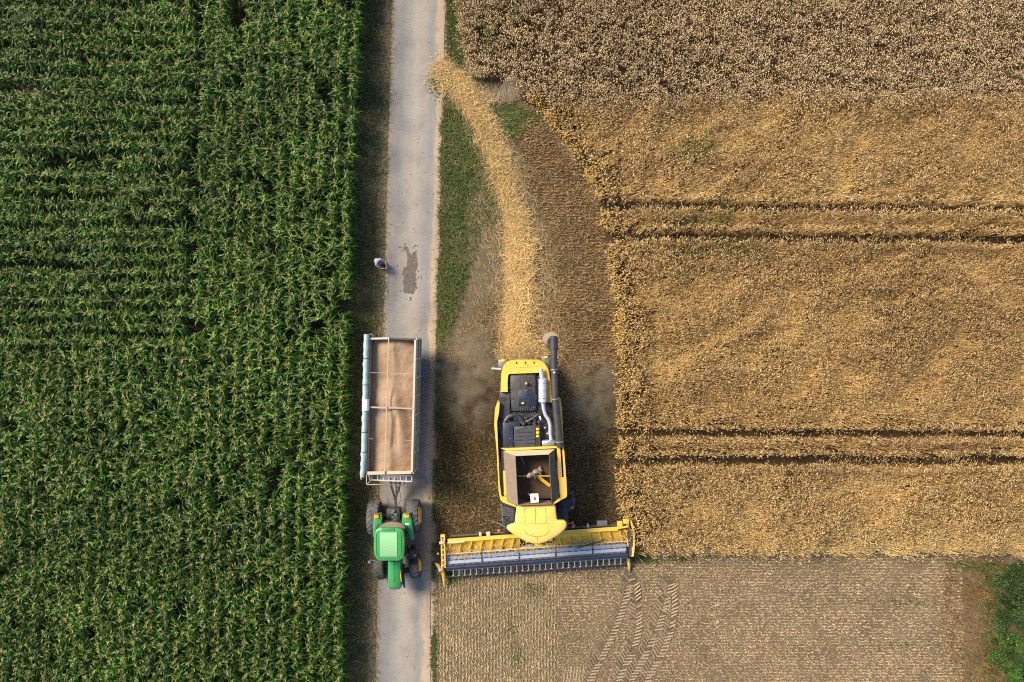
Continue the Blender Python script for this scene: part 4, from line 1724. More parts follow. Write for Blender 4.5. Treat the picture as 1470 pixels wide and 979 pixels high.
    seam([(330, 742), (404, 740), (430, 732), (520, 729), (620, 728), (700, 722)])
    seam([(404, 740), (402, 770), (415, 806), (445, 832), (500, 848), (540, 850), (590, 842), (630, 815), (648, 780), (646, 735)])
    seam([(528, 850), (530, 885)])
    m.build('roof_seam', mat_solid('seam sealant', (.28, .17, .03), .7, 0, .2), cab)
    m = MB()
    m.prism(xy([(500, 915), (570, 915), (562, 940), (512, 940)], c2, 3.6), 3.45, 3.6, .03)
    m.build('roof_lip', Y_DEEP, cab)

    # platform, ladder and mirrors beside the cab
    m = MB()
    m.prism(xy([(196, 545), (320, 592), (318, 640), (314, 664), (204, 660)], c2, 1.9), 1.82, 1.9)
    plt = m.build('platform', DGREY, R, 30)
    m = MB()
    for k in range(5):
        m.bar(c2(206, 560 + k * 22, 1.92), c2(312, 596 + k * 14, 1.92), .02, .02)
    m.bar(c2(196, 545, 2.7), c2(206, 715, 2.7), .04, .04)
    m.bar(c2(196, 545, 2.7), c2(196, 545, 1.8), .04, .04)
    m.bar(c2(206, 715, 2.7), c2(204, 660, 1.85), .04, .04)
    m.bar(c2(225, 568, 2.4), c2(305, 615, 2.4), .03, .03)
    m.build('handrail', GREYP, plt)
    m = MB()
    m.prism(xy([(720, 545), (805, 492), (830, 500), (872, 470), (885, 520), (868, 590), (815, 628), (760, 636), (725, 612)], c2, 1.7), 1.55, 1.7, .02)
    pr = m.build('ladder_platform', NAVY, R, 30)
    m = MB()
    m.bar(c2(850, 435, 2.0), c2(880, 560, 2.0), .05, .05)
    m.bar(c2(850, 435, 2.0), c2(850, 470, 1.6), .05, .05)
    m.bar(c2(880, 560, 2.0), c2(868, 590, 1.6), .05, .05)
    m.box(c2(853, 436, 2.05), (.22, .12, .12), .2, .02)
    m.build('handrail', DGREY, pr)
    m = MB()
    m.ball(c2(858, 575, 1.85), .09)
    m.build('marker_lamp', RED, pr)
    for (X, Y, Xa, Ya) in ((140, 712, 250, 770), (862, 718, 800, 735)):
        m = MB()
        m.box(c2(X, Y, 2.5), (.14, .1, .34), .2, .03)
        mr = m.build('mirror', DGREY, R)
        m = MB()
        m.tube([c2(X, Y, 2.6), c2((X + Xa) / 2, (Y + Ya) / 2, 2.8), c2(Xa, Ya, 3.3)], .02, 8)
        m.build('mirror_arm', GREYP, mr)
    for (X, Y) in ((172, 796), (868, 750)):
        m = MB()
        m.ball(c2(X, Y, 1.9), .1, (1, 1, .7))
        m.build('marker_lamp', RED, R)
    # chopper and spreaders at the rear
    for pts in ([(492, 240), (545, 236), (552, 300), (520, 300), (490, 282)], [(752, 215), (800, 222), (806, 282), (770, 275)]):
        m = MB()
        m.prism(xy(pts, c1, 1.6), .9, 1.6, .04)
        sp = m.build('chaff_spreader', GREYP, R)
        m = MB()
        p = c1(sum(a for a, b in pts) / len(pts), min(b for a, b in pts) + 8, 1.62)
        m.box(p, (.18, .12, .03), 0, .008)
        m.build('reflector', Y_DEEP, sp)
    m = MB()
    m.bar(c1(448, 292, 1.5), c1(510, 296, 1.5), .09, .06)
    m.build('spreader_arm', ALU, R)
    m = MB()
    m.prism(xy([(555, 262), (760, 256), (755, 330), (560, 335)], c1, 1.5), .7, 1.5, .05)
    m.build('straw_chopper', DGREY, R)
    # wheels
    for s in (-1, 1):
        wheel(R, Vector((s * 1.42, L(770, 738, .95).y, .95)), .95, .72, .48, RUBBER, YRIM, DGREY, s, 20, 0, .14)
        wheel(R, Vector((s * 1.3, L(750, 560, .65).y, .65)), .65, .5, .34, RUBBER, YRIM, DGREY, s, 18, 0, .1)

    # feeder house
    m = MB()
    a, b = L(769, 742, 1.5), L(774, 775, .8)
    m.loft([[a + Vector((-.7, 0, .35)), a + Vector((.7, 0, .35)), a + Vector((.7, 0, -.35)), a + Vector((-.7, 0, -.35))],
            [b + Vector((-.75, 0, .35)), b + Vector((.75, 0, .35)), b + Vector((.75, 0, -.4)), b + Vector((-.75, 0, -.4))]])
    m.build('feeder_house', Y_BODY, R)

    # ------------------------------------------------------------- header
    def yb(X):
        return 626 - .0725 * (X - 160)

    def hd(X, d, h):
        return c3(X, yb(X) + d, h)

    def across(m, X0, X1, prof, n=1):
        """extrude a profile of (offset, height) along the header; offsets are photo offsets at that height"""
        rings = []
        for k in range(n + 1):
            X = X0 + (X1 - X0) * k / n
            rings.append([hd(X, d, h) for d, h in prof])
        m.loft(rings)
        return m
    m = MB()
    across(m, 150, 1275, [(-13, 1.25), (12, 1.25), (14, 1.1), (-10, 1.1)])
    header = m.build('header', Y_BODY, R, 30)
    header['label'] = 'wide yellow cutting header with tine reel'
    for X0, X1 in ((142, 628), (852, 1325)):
        m = MB()
        n = 6
        prof = [(14, 1.16), (20, 1.06), (34, .96), (56, .84), (74, .70), (70, .62), (50, .72), (28, .86), (8, 1.05)]
        across(m, X0, X1, prof, n)
        bp = m.build('back_panel', Y_DEEP, header, 40)
        nr = 7
        for k in range(nr):
            X = X0 + (X1 - X0) * (k + .35) / nr + 4
            m = MB()
            dx = -16 if X < 700 else 16
            pts = [hd(X, 13, 1.24), hd(X + dx * .25, 32, 1.1), hd(X + dx * .7, 56, .98), hd(X + dx, 84, .82), hd(X + dx * .8, 66, .46), hd(X + dx * .3, 30, .72), hd(X, 13, 1.04)]
            m.plate(pts, .06)
            m.build('rib', Y_BODY, header, 30)
    # rear frame tube with hoses and boxes
    m = MB()
    m.tube([hd(170, -28, .75), hd(1270, -28, .75)], .09, 10)
    m.tube([hd(880, -28, 1.0), hd(1270, -22, 1.0)], .06, 8)
    m.build('rear_tube', DGREY, header)
    m = MB()
    m.box(hd(1168, -44, 1.0), (.58, .3, .2), math.radians(-.2), .02)
    m.build('control_box', GREYP, header)
    for (X, d, s, mt) in ((365, -30, .14, DUST_LIT_PALE), (418, -28, .22, DUST_LIT_PALE), (1075, -34, .12, SILVER)):
        m = MB()
        m.box(hd(X, d, 1.05), (s, .22, .14), 0, .015)
        m.build('bracket', mt, header)
    # trough floor and intake auger
    m = MB()
    across(m, 140, 1335, [(60, .38), (80, .26), (120, .2), (165, .14), (200, .1), (200, .06), (120, .12), (60, .3)], 1)
    m.build('header_floor', STEELPAN, header, 40)
    m = MB()
    a, b = hd(148, 84, .52), hd(1325, 84, .52)
    m.tube([a, b], .17, 20)
    m.build('intake_auger', STEELPAN, header)
    m = MB()
    d = (b - a).normalized()
    e1 = d.cross(Vector((0, 0, 1))).normalized()
    e2 = d.cross(e1)
    for (t0, t1, sg) in ((0, .42, 1), (.58, 1, -1)):
        prev = None
        for k in range(181):
            t = t0 + (t1 - t0) * k / 180
            th = sg * t * 2 * math.pi * 15
            e = e1 * math.cos(th) + e2 * math.sin(th)
            p = a.lerp(b, t)
            pr = [m.bm.verts.new(p + e * .16), m.bm.verts.new(p + e * .29), m.bm.verts.new(p + e * .29 + d * .012), m.bm.verts.new(p + e * .16 + d * .012)]
            if prev:
                for j in range(4):
                    m.bm.faces.new((prev[j], prev[(j + 1) % 4], pr[(j + 1) % 4], pr[j]))
            prev = pr
    m.build('auger_flight', STEELPAN, header)
    # reel: two flat slats and a tube seen from above, spiders, tines
    m = MB()
    across(m, 150, 1325, [(104, .95), (126, .92), (126, .89), (104, .92)], 1)
    across(m, 150, 1325, [(131, .95), (153, .98), (153, .95), (131, .92)], 1)
    m.build('reel_slats', STEELPAN, header, 30)
    m = MB()
    across(m, 142, 1330, [(84, .80), (91, .82), (91, .78), (84, .76)], 1)
    m.build('reel_rail', Y_BODY, header, 30)
    nd = 30
    for k in range(nd):
        X = 165 + (1310 - 165) * k / (nd - 1)
        for p, q, w in ((hd(X - 13, 128.5, .975), hd(X + 10, 128.5, .975), .035), (hd(X - 15, 99, .97), hd(X + 6, 99, .97), .03)):
            m = MB()
            m.bar(p, q, w, .03)
            m.build('reel_clip', BLACK, header, 30)
    m = MB()
    for k in range(nd):
        X = 165 + (1310 - 165) * k / (nd - 1)
        m.tube([hd(X - 14, 160, 1.02), hd(X + 14, 160, 1.02)], .06, 8)
    m.build('reel_fingers', DUST_SHADE_GREY, header)
    m = MB()
    a, b = hd(145, 178, 1.0), hd(1335, 178, 1.0)
    m.tube([a, b], .125, 16)
    m.build('reel_tube', NAVY, header)
    for X in (375, 620, 862, 1105):
        m = MB()
        m.bar(hd(X, 84, .9), hd(X, 172, 1.06), .05, .05)
        m.bar(hd(X, 172, 1.06), hd(X, 245, .55), .05, .05)
        m.bar(hd(X, 172, .95), hd(X, 178, .35), .04, .05)
        m.build('reel_arm', NAVY, header)
    m = MB()
    across(m, 160, 1325, [(236, .55), (240, .55), (240, .51), (236, .51)], 1)
    m.build('tine_bar', DUST_SHADE_GREY, header, 30)
    for k in range(30):
        X = 186 + (1290 - 186) * k / 29
        m = MB()
        p, q = hd(X, 194, .95), hd(X + 2, 232, .6)
        m.bar(p, q, .045, .035)
        m.bar(hd(X - 6, 233, .58), hd(X + 9, 231, .58), .04, .03)
        m.bar(q, hd(X - 3, 236, .3), .025, .02)
        m.build('tine', ALU, header, 30)
    m = MB()
    across(m, 150, 1330, [(226, .12), (238, .1), (238, .06), (226, .08)], 1)
    for k in range(60):
        X = 158 + (1322 - 158) * k / 59
        m.plate([hd(X - 5, 238, .1), hd(X + 5, 238, .1), hd(X, 262, .08)], .02)
    m.build('knife_bar', DGREY, header, 30)
    # ends and crop dividers
    m = MB()
    m.plate([hd(118, -30, 1.15), hd(118, 180, .75), hd(122, 225, .35), hd(122, 225, .1), hd(118, -20, .15)], .09)
    ep = m.build('end_plate', Y_BODY, header, 30)
    m = MB()
    m.bar(hd(104, -38, 1.2), hd(132, -36, 1.2), .12, .2)
    m.bar(hd(108, -38, 1.25), hd(112, 190, .95), .07, .1)
    m.bar(hd(128, -38, 1.25), hd(134, 176, 1.12), .07, .09)
    for k in range(6):
        m.bar(hd(108, -10 + 34 * k, 1.2), hd(131, -12 + 34 * k, 1.2), .05, .06)
    m.build('reel_lift_arm', Y_PALE, header, 30)
    m = MB()
    m.tube([hd(112, 178, .8), hd(122, 215, .6), hd(126, 258, .42), hd(130, 305, .2)], [.08, .11, .09, .012], 10)
    m.build('crop_divider', Y_BODY, header)
    m = MB()
    m.tube([hd(70, 140, .7), hd(88, 160, .75), hd(100, 178, .8)], [.05, .1, .06], 8)
    m.ball(hd(86, 80, .9), .07)
    m.build('deflector', Y_BODY, header)
    m = MB()
    m.box(hd(98, 182, .85), (.16, .24, .2), .2, .02)
    m.box(hd(112, 8, 1.28), (.3, .14, .12), .1, .02)
    m.tube([hd(150, 12, 1.3), hd(200, 14, 1.3), hd(262, 12, 1.28)], .06, 8)
    m.build('drive_box', DUST_LIT_PALE, header)
    m = MB()
    m.plate([hd(1345, -30, 1.15), hd(1345, 150, .75), hd(1345, 200, .35), hd(1345, 200, .1), hd(1345, -20, .15)], .09)
    m.build('end_plate', NAVY, header, 30)
    m = MB()
    rings = []
    for X, d in ((1338, -55), (1352, -48), (1362, -28), (1370, 0), (1376, 50), (1376, 110), (1372, 160), (1368, 190)):
        p = hd(X, d, 1.12)
        rings.append([p + Vector((-.06, 0, .05)), p + Vector((.06, 0, .05)), p + Vector((.08, 0, -.7)), p + Vector((-.04, 0, -.7))])
    m.loft(rings)
    m.build('side_shield', Y_PALE, header, 40)
    m = MB()
    m.box(hd(1285, -30, 1.25), (.28, .3, .16), 0, .02)
    m.box(hd(1325, -45, 1.25), (.3, .25, .16), 0, .02)
    m.bar(hd(1270, -2, 1.3), hd(1345, -10, 1.3), .08, .08)
    m.build('end_bracket', Y_BODY, header, 30)
    m = MB()
    m.bar(hd(1345, -10, 1.25), hd(1352, 190, 1.1), .1, .14)
    m.tube([hd(1290, 8, 1.28), hd(1310, 24, 1.3), hd(1338, 70, 1.25)], .025, 7)
    m.tube([hd(1350, 0, 1.3), hd(1358, 60, 1.28), hd(1356, 120, 1.25)], .05, 8)
    m.bar(hd(1300, 165, 1.1), hd(1340, 225, .7), .04, .05)
    m.build('reel_lift_arm', DGREY, header)
    m = MB()
    m.bar(hd(1328, 15, 1.1), hd(1338, 120, .95), .06, .08)
    m.build('end_strut', Y_DEEP, header)
    m = MB()
    m.tube([hd(1340, 205, .5), hd(1346, 245, .3), hd(1348, 292, .12)], [.1, .09, .012], 9)
    m.build('crop_divider', Y_PALE, header)
    # crop caught on the header
    m = MB()
    m.tube([hd(1000, 110, 1.0), hd(1090, 88, 1.0), hd(1150, 78, 1.0), hd(1180, 72, 1.0)], [.02, .04, .05, .02], 7)
    m.build('hose', BLACK, header)


build_combine()


def build_chaff():
    g = Geo()
    for (x0, y0, x1, y1, z, nn) in ((730, 536, 770, 590, 3.19, 90), (716, 604, 778, 646, 3.36, 60), (722, 520, 785, 535, 3.28, 60), (716, 560, 734, 604, 3.12, 40), (742, 726, 797, 776, 3.87, 60)):
        n = nn
        P = np.array([W(rng.uniform(x0, x1), rng.uniform(y0, y1), z) for _ in range(n)])
        c = vary((.22, .17, .10), n, .4)
        blades(g, P, rng.uniform(0, 6.28, n), rng.uniform(.03, .12, n), np.full(n, .012), np.full(n, 1.5), np.full(n, .1), 1, c, c, prof=(1, .7))
    P = []
    for _ in range(900):
        u = rng.random()
        X = 640 + u * 262
        P.append(W(X, 800 - u * 19 - 7.5 + rng.uniform(-9, 9), 1.0))
    n = len(P)
    c = vary((.48, .34, .13), n, .35)
    blades(g, np.array(P), rng.uniform(0, 6.28, n), rng.uniform(.05, .28, n), np.full(n, .016), np.full(n, 1.5), np.full(n, .1), 1, c, c, prof=(1, .7))
    g.build('chaff', M_straw, kind='stuff', label='bits of chaff and straw lying on the harvester and its header')


build_chaff()


# --------------------------------------------------------------------------
# TRACTOR
# --------------------------------------------------------------------------
def build_tractor():
    R, L = root('tractor', 'green tractor with yellow wheels hitched to the grain trailer on the road', 'tractor', W(572, 775), math.radians(2.4))

    def t(X, Y, h):
        return L(500 + X / 5.15, 670 + Y / 5.15, h)

    def xy(pts, h):
        return [(t(a, b, h).x, t(a, b, h).y) for a, b in pts]
    m = MB()
    c = L(572, 780, .9)
    m.box((0, L(572, 742, .9).y - .1, .95), (.75, 1.3, .7), 0, .06)
    m.box((0, L(572, 790, .9).y, .9), (.6, 2.6, .55), 0, .05)
    m.box((0, L(572, 741.5, .92).y, .92), (2.3, .34, .34), 0, .04)
    m.box((0, L(572, 819, .68).y, .68), (1.8, .26, .24), 0, .04)
    m.build('chassis', BLACK, R)
    # cab body
    m = MB()
    roofo = [(186, 600), (188, 520), (196, 478), (215, 457), (245, 450), (360, 450), (392, 458), (410, 480), (416, 530), (416, 600), (412, 655), (400, 682), (375, 697), (230, 697), (206, 682), (192, 655)]
    top = [t(a, b, 2.68) for a, b in roofo]
    cc = sum(top, Vector()) / len(top)
    m.loft([[Vector((cc.x + (p.x - cc.x) * 1.0, cc.y + (p.y - cc.y) * 1.08, 1.15)) for p in top],
            [Vector((cc.x + (p.x - cc.x) * 1.04, cc.y + (p.y - cc.y) * 1.1, 1.7)) for p in top],
            [Vector((cc.x + (p.x - cc.x) * .92, cc.y + (p.y - cc.y) * .94, 2.66)) for p in top]])
    cab = m.build('cab', GLASS, R)
    m = MB()
    hi = [t(a, b, 2.85) for a, b in roofo]
    cc = sum(hi, Vector()) / len(hi)
    rings = []
    for sc, z in ((.97, 2.64), (1.0, 2.70), (1.0, 2.80), (.97, 2.86), (.9, 2.89), (.7, 2.90), (.4, 2.905)):
        rings.append([Vector((cc.x + (p.x - cc.x) * sc, cc.y + (p.y - cc.y) * sc, z)) for p in hi])
    m.loft(rings)
    m.build('cab_roof', GREEN, cab, 40)
    m = MB()
    m.prism(xy([(232, 487), (362, 487), (362, 666), (234, 666)], 2.93), 2.85, 2.93, .02)
    m.build('roof_hatch', GREENP, cab, 30)
    m = MB()
    for s in (0, 1):
        X = 208 if s == 0 else 392
        m.tube([t(X + (12 if s == 0 else -12), 478, 2.9), t(X, 500, 2.9), t(X, 640, 2.9), t(X + (26 if s == 0 else -26), 684, 2.88)], .012, 6)
    m.build('roof_seam', mat_solid('dark green seam', (.008, .09, .02), .6, 0, .1), cab)
    m = MB()
    m.prism(xy([(245, 458), (345, 458), (340, 473), (250, 473)], 2.92), 2.84, 2.92, .02)
    m.build('roof_vent', GREEN, cab, 30)
    # dusty rear window frame
    m = MB()
    arc = [(222, 452), (250, 425), (300, 410), (360, 412), (400, 424), (420, 448)]
    a_ = [t(a, b, 2.35) for a, b in arc]
    b_ = [t(a, 456, 2.6) for a, b in arc]
    m.loft([[p for p in a_] + [p - Vector((0, 0, .05)) for p in reversed(a_)], [p for p in b_] + [p - Vector((0, 0, .05)) for p in reversed(b_)]])
    m.build('rear_shelf', DUSTBROWN, R)
    for pts in ([(205, 458), (212, 430), (255, 420), (275, 408), (280, 416), (250, 436), (215, 464)], [(360, 452), (372, 438), (412, 440), (416, 460)]):
        m = MB()
        m.prism(xy(pts, 2.2), 2.1, 2.2, .02)
        m.build('work_lamp_bracket', BLACK, R, 30)
    m = MB()
    m.box(t(436, 422, 2.3), (.2, .06, .1), 0, .01)
    m.build('work_lamp', WHITE, R)
    # bonnet
    m = MB()
    rings = []
    for (Y, xl, xr, z) in ((700, 290, 384, 1.98), (740, 290, 384, 1.95), (800, 289, 386, 1.9), (850, 289, 388, 1.84), (885, 291, 389, 1.78), (900, 294, 387, 1.7), (906, 298, 383, 1.5)):
        a, b = t(xl, Y, z), t(xr, Y, z)
        w = b - a
        zl = 1.05
        rings.append([Vector((a.x, a.y, zl)), a + Vector((0, 0, -.14)), a + w * .03 + Vector((0, 0, -.05)), a + w * .14 + Vector((0, 0, 0)), a + w * .5 + Vector((0, 0, .03)), b - w * .14, b - w * .03 + Vector((0, 0, -.05)), b + Vector((0, 0, -.14)), Vector((b.x, b.y, zl))])
    m.loft(rings)
    bon = m.build('bonnet', GREEN, R, 35)
    m = MB()
    for k in range(4):
        pass
    a, b = t(337, 702, 2.02), t(339, 850, 1.88)
    m.bar(a + Vector((0, 0, -.002)), b + Vector((0, 0, -.002)), .02, .02)
    m.bar(t(293, 848, 1.84), t(386, 846, 1.84), .015, .012)
    m.build('bonnet_seam', mat_solid('dark green line', (.01, .13, .03), .5, 0, .1), bon)
    m = MB()
    a, b = t(376, 702, 1.9), t(392, 850, 1.78)
    m.bar(a, b, .03, .05)
    m.build('bonnet_stripe', Y_DEEP, bon)
    m = MB()
    for s in (306, 374):
        m.box(t(s, 897, 1.5), (.12, .05, .12), 0, .02)
    m.build('headlight', WHITE, bon)
    m = MB()
    for k in range(5):
        m.box(t(396 + random.uniform(-4, 6), 735 + k * 30, 1.2), (.2, .18, .3), random.uniform(-.2, .2), .02)
    m.tube([t(405, 790, 1.2), t(412, 860, 1.1), t(415, 890, .9)], .06, 8)
    m.build('engine_side', BLACK, R)
    # exhaust stack on the right of the bonnet, with steps
    m = MB()
    m.tube([t(432, 660, 1.4), t(432, 650, 2.0), t(434, 648, 2.5)], [.09, .09, .06], 12)
    m.build('exhaust_stack', BLACK, R)
    m = MB()
    m.box(t(462, 640, 1.0), (.45, .5, .5), .1, .03)
    m.box(t(470, 672, .8), (.4, .3, .1), .1, .02)
    m.box(t(484, 600, .7), (.3, .4, .08), .1, .02)
    m.bar(t(440, 690, 1.3), t(510, 640, 1.3), .04, .04)
    m.build('fuel_tank_steps', BLACK, R)
    # mirrors
    for pts in (((210, 700), (170, 690), (160, 700)), ((420, 640), (470, 655), (495, 650))):
        m = MB()
        m.tube([t(*pts[0], 2.2), t(*pts[1], 2.2)], .02, 7)
        m.box(t(*pts[2], 2.15), (.16, .12, .34), .5, .03)
        m.build('mirror', GREYP if pts[0][0] < 300 else BLACK, R)
    # fenders with orange lamps
    for pl, lamp in (([(180, 440), (186, 380), (196, 348), (244, 346), (252, 370), (250, 440), (236, 470), (196, 520), (180, 525)], (208, 368)),
                     ([(395, 440), (396, 372), (402, 346), (455, 342), (468, 380), (478, 470), (484, 545), (462, 546), (430, 480), (405, 450)], (434, 366))):
        m = MB()
        rings = []
        top = [t(a, b, 1.98) for a, b in pl]
        m.prism([(p.x, p.y) for p in top], 1.78, 1.98, .09)
        f = m.build('fender', GREEN, R, 40)
        m = MB()
        q = t(lamp[0], lamp[1], 2.02)
        m.box(q, (.26, .2, .1), 0, .04)
        m.build('indicator_lamp', ORANGE, f)
        m = MB()
        m.box(q + Vector((0, .14, 0)), (.27, .05, .12), 0, .015)
        m.build('lamp_guard', mat_solid('red brown plastic', (.35, .06, .02), .5), f)
    # wheels
    yr = L(571, 741.4, .92).y
    yf = L(574, 813, .68).y
    xl = L(543, 741.4, 0).x
    xr = L(598, 741.4, 0).x
    wheel(R, (xl, yr, .93), .93, .62, .5, RUBBERD, YRIM, YRIM, -1, 20, 0, .16)
    wheel(R, (xr, yr, .93), .93, .62, .56, RUBBERD, YRIM, YRIM, 1, 20, 0, -.05)
    wheel(R, (L(549.5, 813, 0).x, yf, .67), .67, .5, .36, RUBBER, YRIM, YRIM, -1, 18, .05, .12)
    wheel(R, (L(599, 813, 0).x, yf, .67), .67, .5, .40, RUBBER, YRIM, YRIM, 1, 18, .05, -.04)
    # linkage at the rear
    m = MB()
    for X in (318, 372):
        m.bar(t(X, 390, .8), t(X + (340 - X) * .3, 310, .6), .08, .1)
        m.tube([t(X, 380, 1.3), t(X, 350, .8)], .04, 8)
    m.box(t(343, 385, 1.2), (.5, .35, .3), 0, .03)
    m.box(t(343, 330, .6), (.35, .5, .18), 0, .03)
    m.tube([t(340, 345, 1.0), t(336, 300, .9)], .05, 8)
    m.build('rear_linkage', BLACK, R)
    for k in range(5):
        m = MB()
        m.box(t(random.uniform(318, 372), random.uniform(318, 392), 1.36), (.08, .12, .06), random.uniform(0, 1.5), .01)
        m.build('hydraulic_coupling', GREYP, R)
    for k in range(3):
        m = MB()
        m.box(t(330 + 12 * k, 335 + 15 * k, 1.35), (.06, .12, .06), .4, .01)
        m.build('coupling_cap', GREEN, R)


build_tractor()


# --------------------------------------------------------------------------
# TRAILER
# --------------------------------------------------------------------------
def build_trailer():
    R, L = root('grain_trailer', 'long grey green trailer heaped with grain and rolled tarpaulin along one side', 'trailer', W(571, 578), math.radians(-1.6))

    def t(X, Y, h):
        return L(500 + X / 4.257, 470 + Y / 4.257, h)
    HT = 3.25
    rl, rr, fr, fl = t(131, 72, HT), t(406, 76, HT), t(385, 884, HT), t(114, 890, HT)
    z0 = 1.35

    def wall(a, b, th, name, mat, par, out):
        m = MB()
        a2, b2 = a + out * th, b + out * th
        m.loft([[Vector((a.x, a.y, z0)), Vector((a2.x, a2.y, z0)), Vector((b2.x, b2.y, z0)), Vector((b.x, b.y, z0))],
                [Vector((a.x, a.y, HT)), Vector((a2.x, a2.y, HT)), Vector((b2.x, b2.y, HT)), Vector((b.x, b.y, HT))]])
        return m.build(name, mat, par, 30)
    # body shell: outer sides
    body = wall(rr, fr, .07, 'body', TRAILER, R, Vector((1, 0, 0)))
    wall(rl, fl, -.07, 'side_wall', TRAILER, R, Vector((1, 0, 0)))
    wall(rl, rr, .07, 'tailgate', TRAILER, R, Vector((0, 1, 0)))
    wall(fl, fr, -.07, 'front_wall', DUST_LIT_PALE, R, Vector((0, 1, 0)))
    m = MB()
    m.loft([[Vector((p.x, p.y, 1.22)) for p in (rl, rr, fr, fl)], [Vector((p.x, p.y, 1.4)) for p in (rl, rr, fr, fl)]])
    m.build('floor', DGREY, R)
    # inner lining strips
    m = MB()
    for a, b, o in ((rr, fr, -.012), (rl, fl, .012)):
        m.loft([[Vector((a.x + o, a.y, 2.2)), Vector((a.x + o * 1.5, a.y, 2.2)), Vector((b.x + o * 1.5, b.y, 2.2)), Vector((b.x + o, b.y, 2.2))],
                [Vector((a.x + o, a.y, HT - .01)), Vector((a.x + o * 1.5, a.y, HT - .01)), Vector((b.x + o * 1.5, b.y, HT - .01)), Vector((b.x + o, b.y, HT - .01))]])
    m.build('lining', INNERW, R, 30)
    # vertical posts on the outside right wall
    for k in range(8):
        f = k / 7
        p = rr.lerp(fr, f)
        m = MB()
        m.box((p.x + .1, p.y + (.05 if k == 0 else (-.05 if k == 7 else 0)), 2.3), (.07, .1, 1.9), 0, .01)
        m.build('post', TRAILER, R)
    m = MB()
    for z in (1.5, 2.35):
        a, b = Vector((rr.x + .11, rr.y, z)), Vector((fr.x + .11, fr.y, z))
        m.bar(a, b, .06, .1)
    m.build('side_rail', mat_solid('pale grey green rail', (.24, .28, .23), .55, 0, .4), R, 30)
    # rims along the top
    m = MB()
    up = Vector((0, 0, .02))
    m.bar(rr + up + Vector((.03, 0, 0)), fr + up + Vector((.03, 0, 0)), .10, .06)
    m.bar(rl + up + Vector((0, .03, 0)), t(250, 70, HT) + up + Vector((0, .03, 0)), .10, .06)
    m.build('top_rim', mat_solid('white rim', (.47, .41, .37), .5, 0, .45, (.5, .38, .3)), R, 30)
    m = MB()
    m.bar(t(250, 70, HT) + up + Vector((0, .03, 0)), rr + up + Vector((0, .03, 0)), .09, .05)
    m.build('tailgate_rim', DUST_SHADE_GREY, R, 30)
    m = MB()
    m.bar(fl + up, fr + up, .16, .05)
    m.build('front_rim', DUST_LIT_PALE, R, 30)
    # rails over the load
    m = MB()
    m.bar(t(247, 70, HT + .1), t(222, 896, HT + .1), .055, .05)
    m.build('ridge_rail', PRIMER, R, 30)
    for a, b, w, n in (((128, 487), (240, 491), .08, 'cross_rail'), ((240, 491), (398, 495), .07, 'cross_rail'), ((130, 276), (400, 283), .022, 'cross_wire'), ((118, 680), (152, 681), .02, 'cross_wire'), ((355, 690), (386, 691), .02, 'cross_wire')):
        m = MB()
        m.bar(t(*a, HT + .04), t(*b, HT + .04), w, .05 if w > .05 else .02)
        m.build(n, PRIMER, R, 30)
    # grain heap
    nu, nv = 60, 150
    V = []
    rl2, rr2, fr2, fl2 = [Vector((p.x, p.y, 0)) for p in (rl, rr, fr, fl)]
    uu, vv = np.meshgrid(np.linspace(.004, .996, nu), np.linspace(.002, .998, nv))
    A = np.array(rl2)[None, None] * (1 - uu[..., None]) + np.array(rr2)[None, None] * uu[..., None]
    B = np.array(fl2)[None, None] * (1 - uu[..., None]) + np.array(fr2)[None, None] * uu[..., None]
    Pp = A * (1 - vv[..., None]) + B * vv[..., None]
    x, y = uu * 2.4, vv * 7.2
    z = 2.80 + .26 * (1 - (2 * uu - 1) ** 2) * (.75 + .25 * np.cos(vv * 12.5)) - .10 * (np.abs(2 * vv - 1)) ** 6 + .10 * (fbm(x, y, 1.6, 601, 3) - .5)
    dune = np.abs(uu - (.62 + .14 * np.sin(vv * 5.2 + 3.6)))
    z += .20 * (1 - sstep(0, .24, dune)) * sstep(.25, .55, vv) * sstep(.95, .7, vv)
    tr_ = np.abs(uu - (.60 - .18 * (vv - .62)))
    z -= .12 * (1 - sstep(0, .10, tr_)) * sstep(.55, .62, vv) * sstep(.86, .78, vv)
    z += .06 * (fbm(x, y, .3, 605, 3) - .5)
    Pp[..., 2] = z
    idx = np.arange(nu * nv).reshape(nv, nu)
    q = np.stack([idx[:-1, :-1], idx[1:, :-1], idx[1:, 1:], idx[:-1, 1:]], -1).reshape(-1, 4)
    me = bpy.data.meshes.new('grain_load')
    me.from_pydata(Pp.reshape(-1, 3).tolist(), [], q.tolist())
    me.materials.append(GRAIN)
    me.shade_smooth()
    o = bpy.data.objects.new('grain_load', me)
    COL.objects.link(o)
    o.matrix_world = R.matrix_basis.copy()
    o['label'] = 'smooth brown heap of harvested grain filling the long trailer'
    o['category'] = 'grain'
    # rolled tarpaulin on the left
    m = MB()
    path, rad = [], []
    for k in range(44):
        f = k / 43
        X = 112 + (92 - 112) * f + 1.2 * math.sin(k * 1.9)
        if f > .85:
            X -= (f - .85) * 40
        path.append(t(X, 42 + (915 - 42) * f, HT + .08))
        rad.append((.15 if f < .84 else .16 - (f - .84) * .25) * (1 + .09 * math.sin(k * 2.3) + .05 * math.sin(k * 5.1)))
    m.tube(path, rad, 14)
    tp = m.build('rolled_tarpaulin', TARP, R, 60)
    m = MB()
    a, b = t(106, 440, HT + .12), t(105, 508, HT + .12)
    m.tube([a, b], .18, 14)
    m.build('white_patch', WHITE, tp)
    for Y in (190, 350, 640, 760):
        m = MB()
        p = t(112 - Y * .022, Y, HT + .08)
        m.tube([p + Vector((0, .015, 0)), p - Vector((0, .015, 0))], .168, 14)
        m.build('tarpaulin_strap', DGREY, tp)
    m = MB()
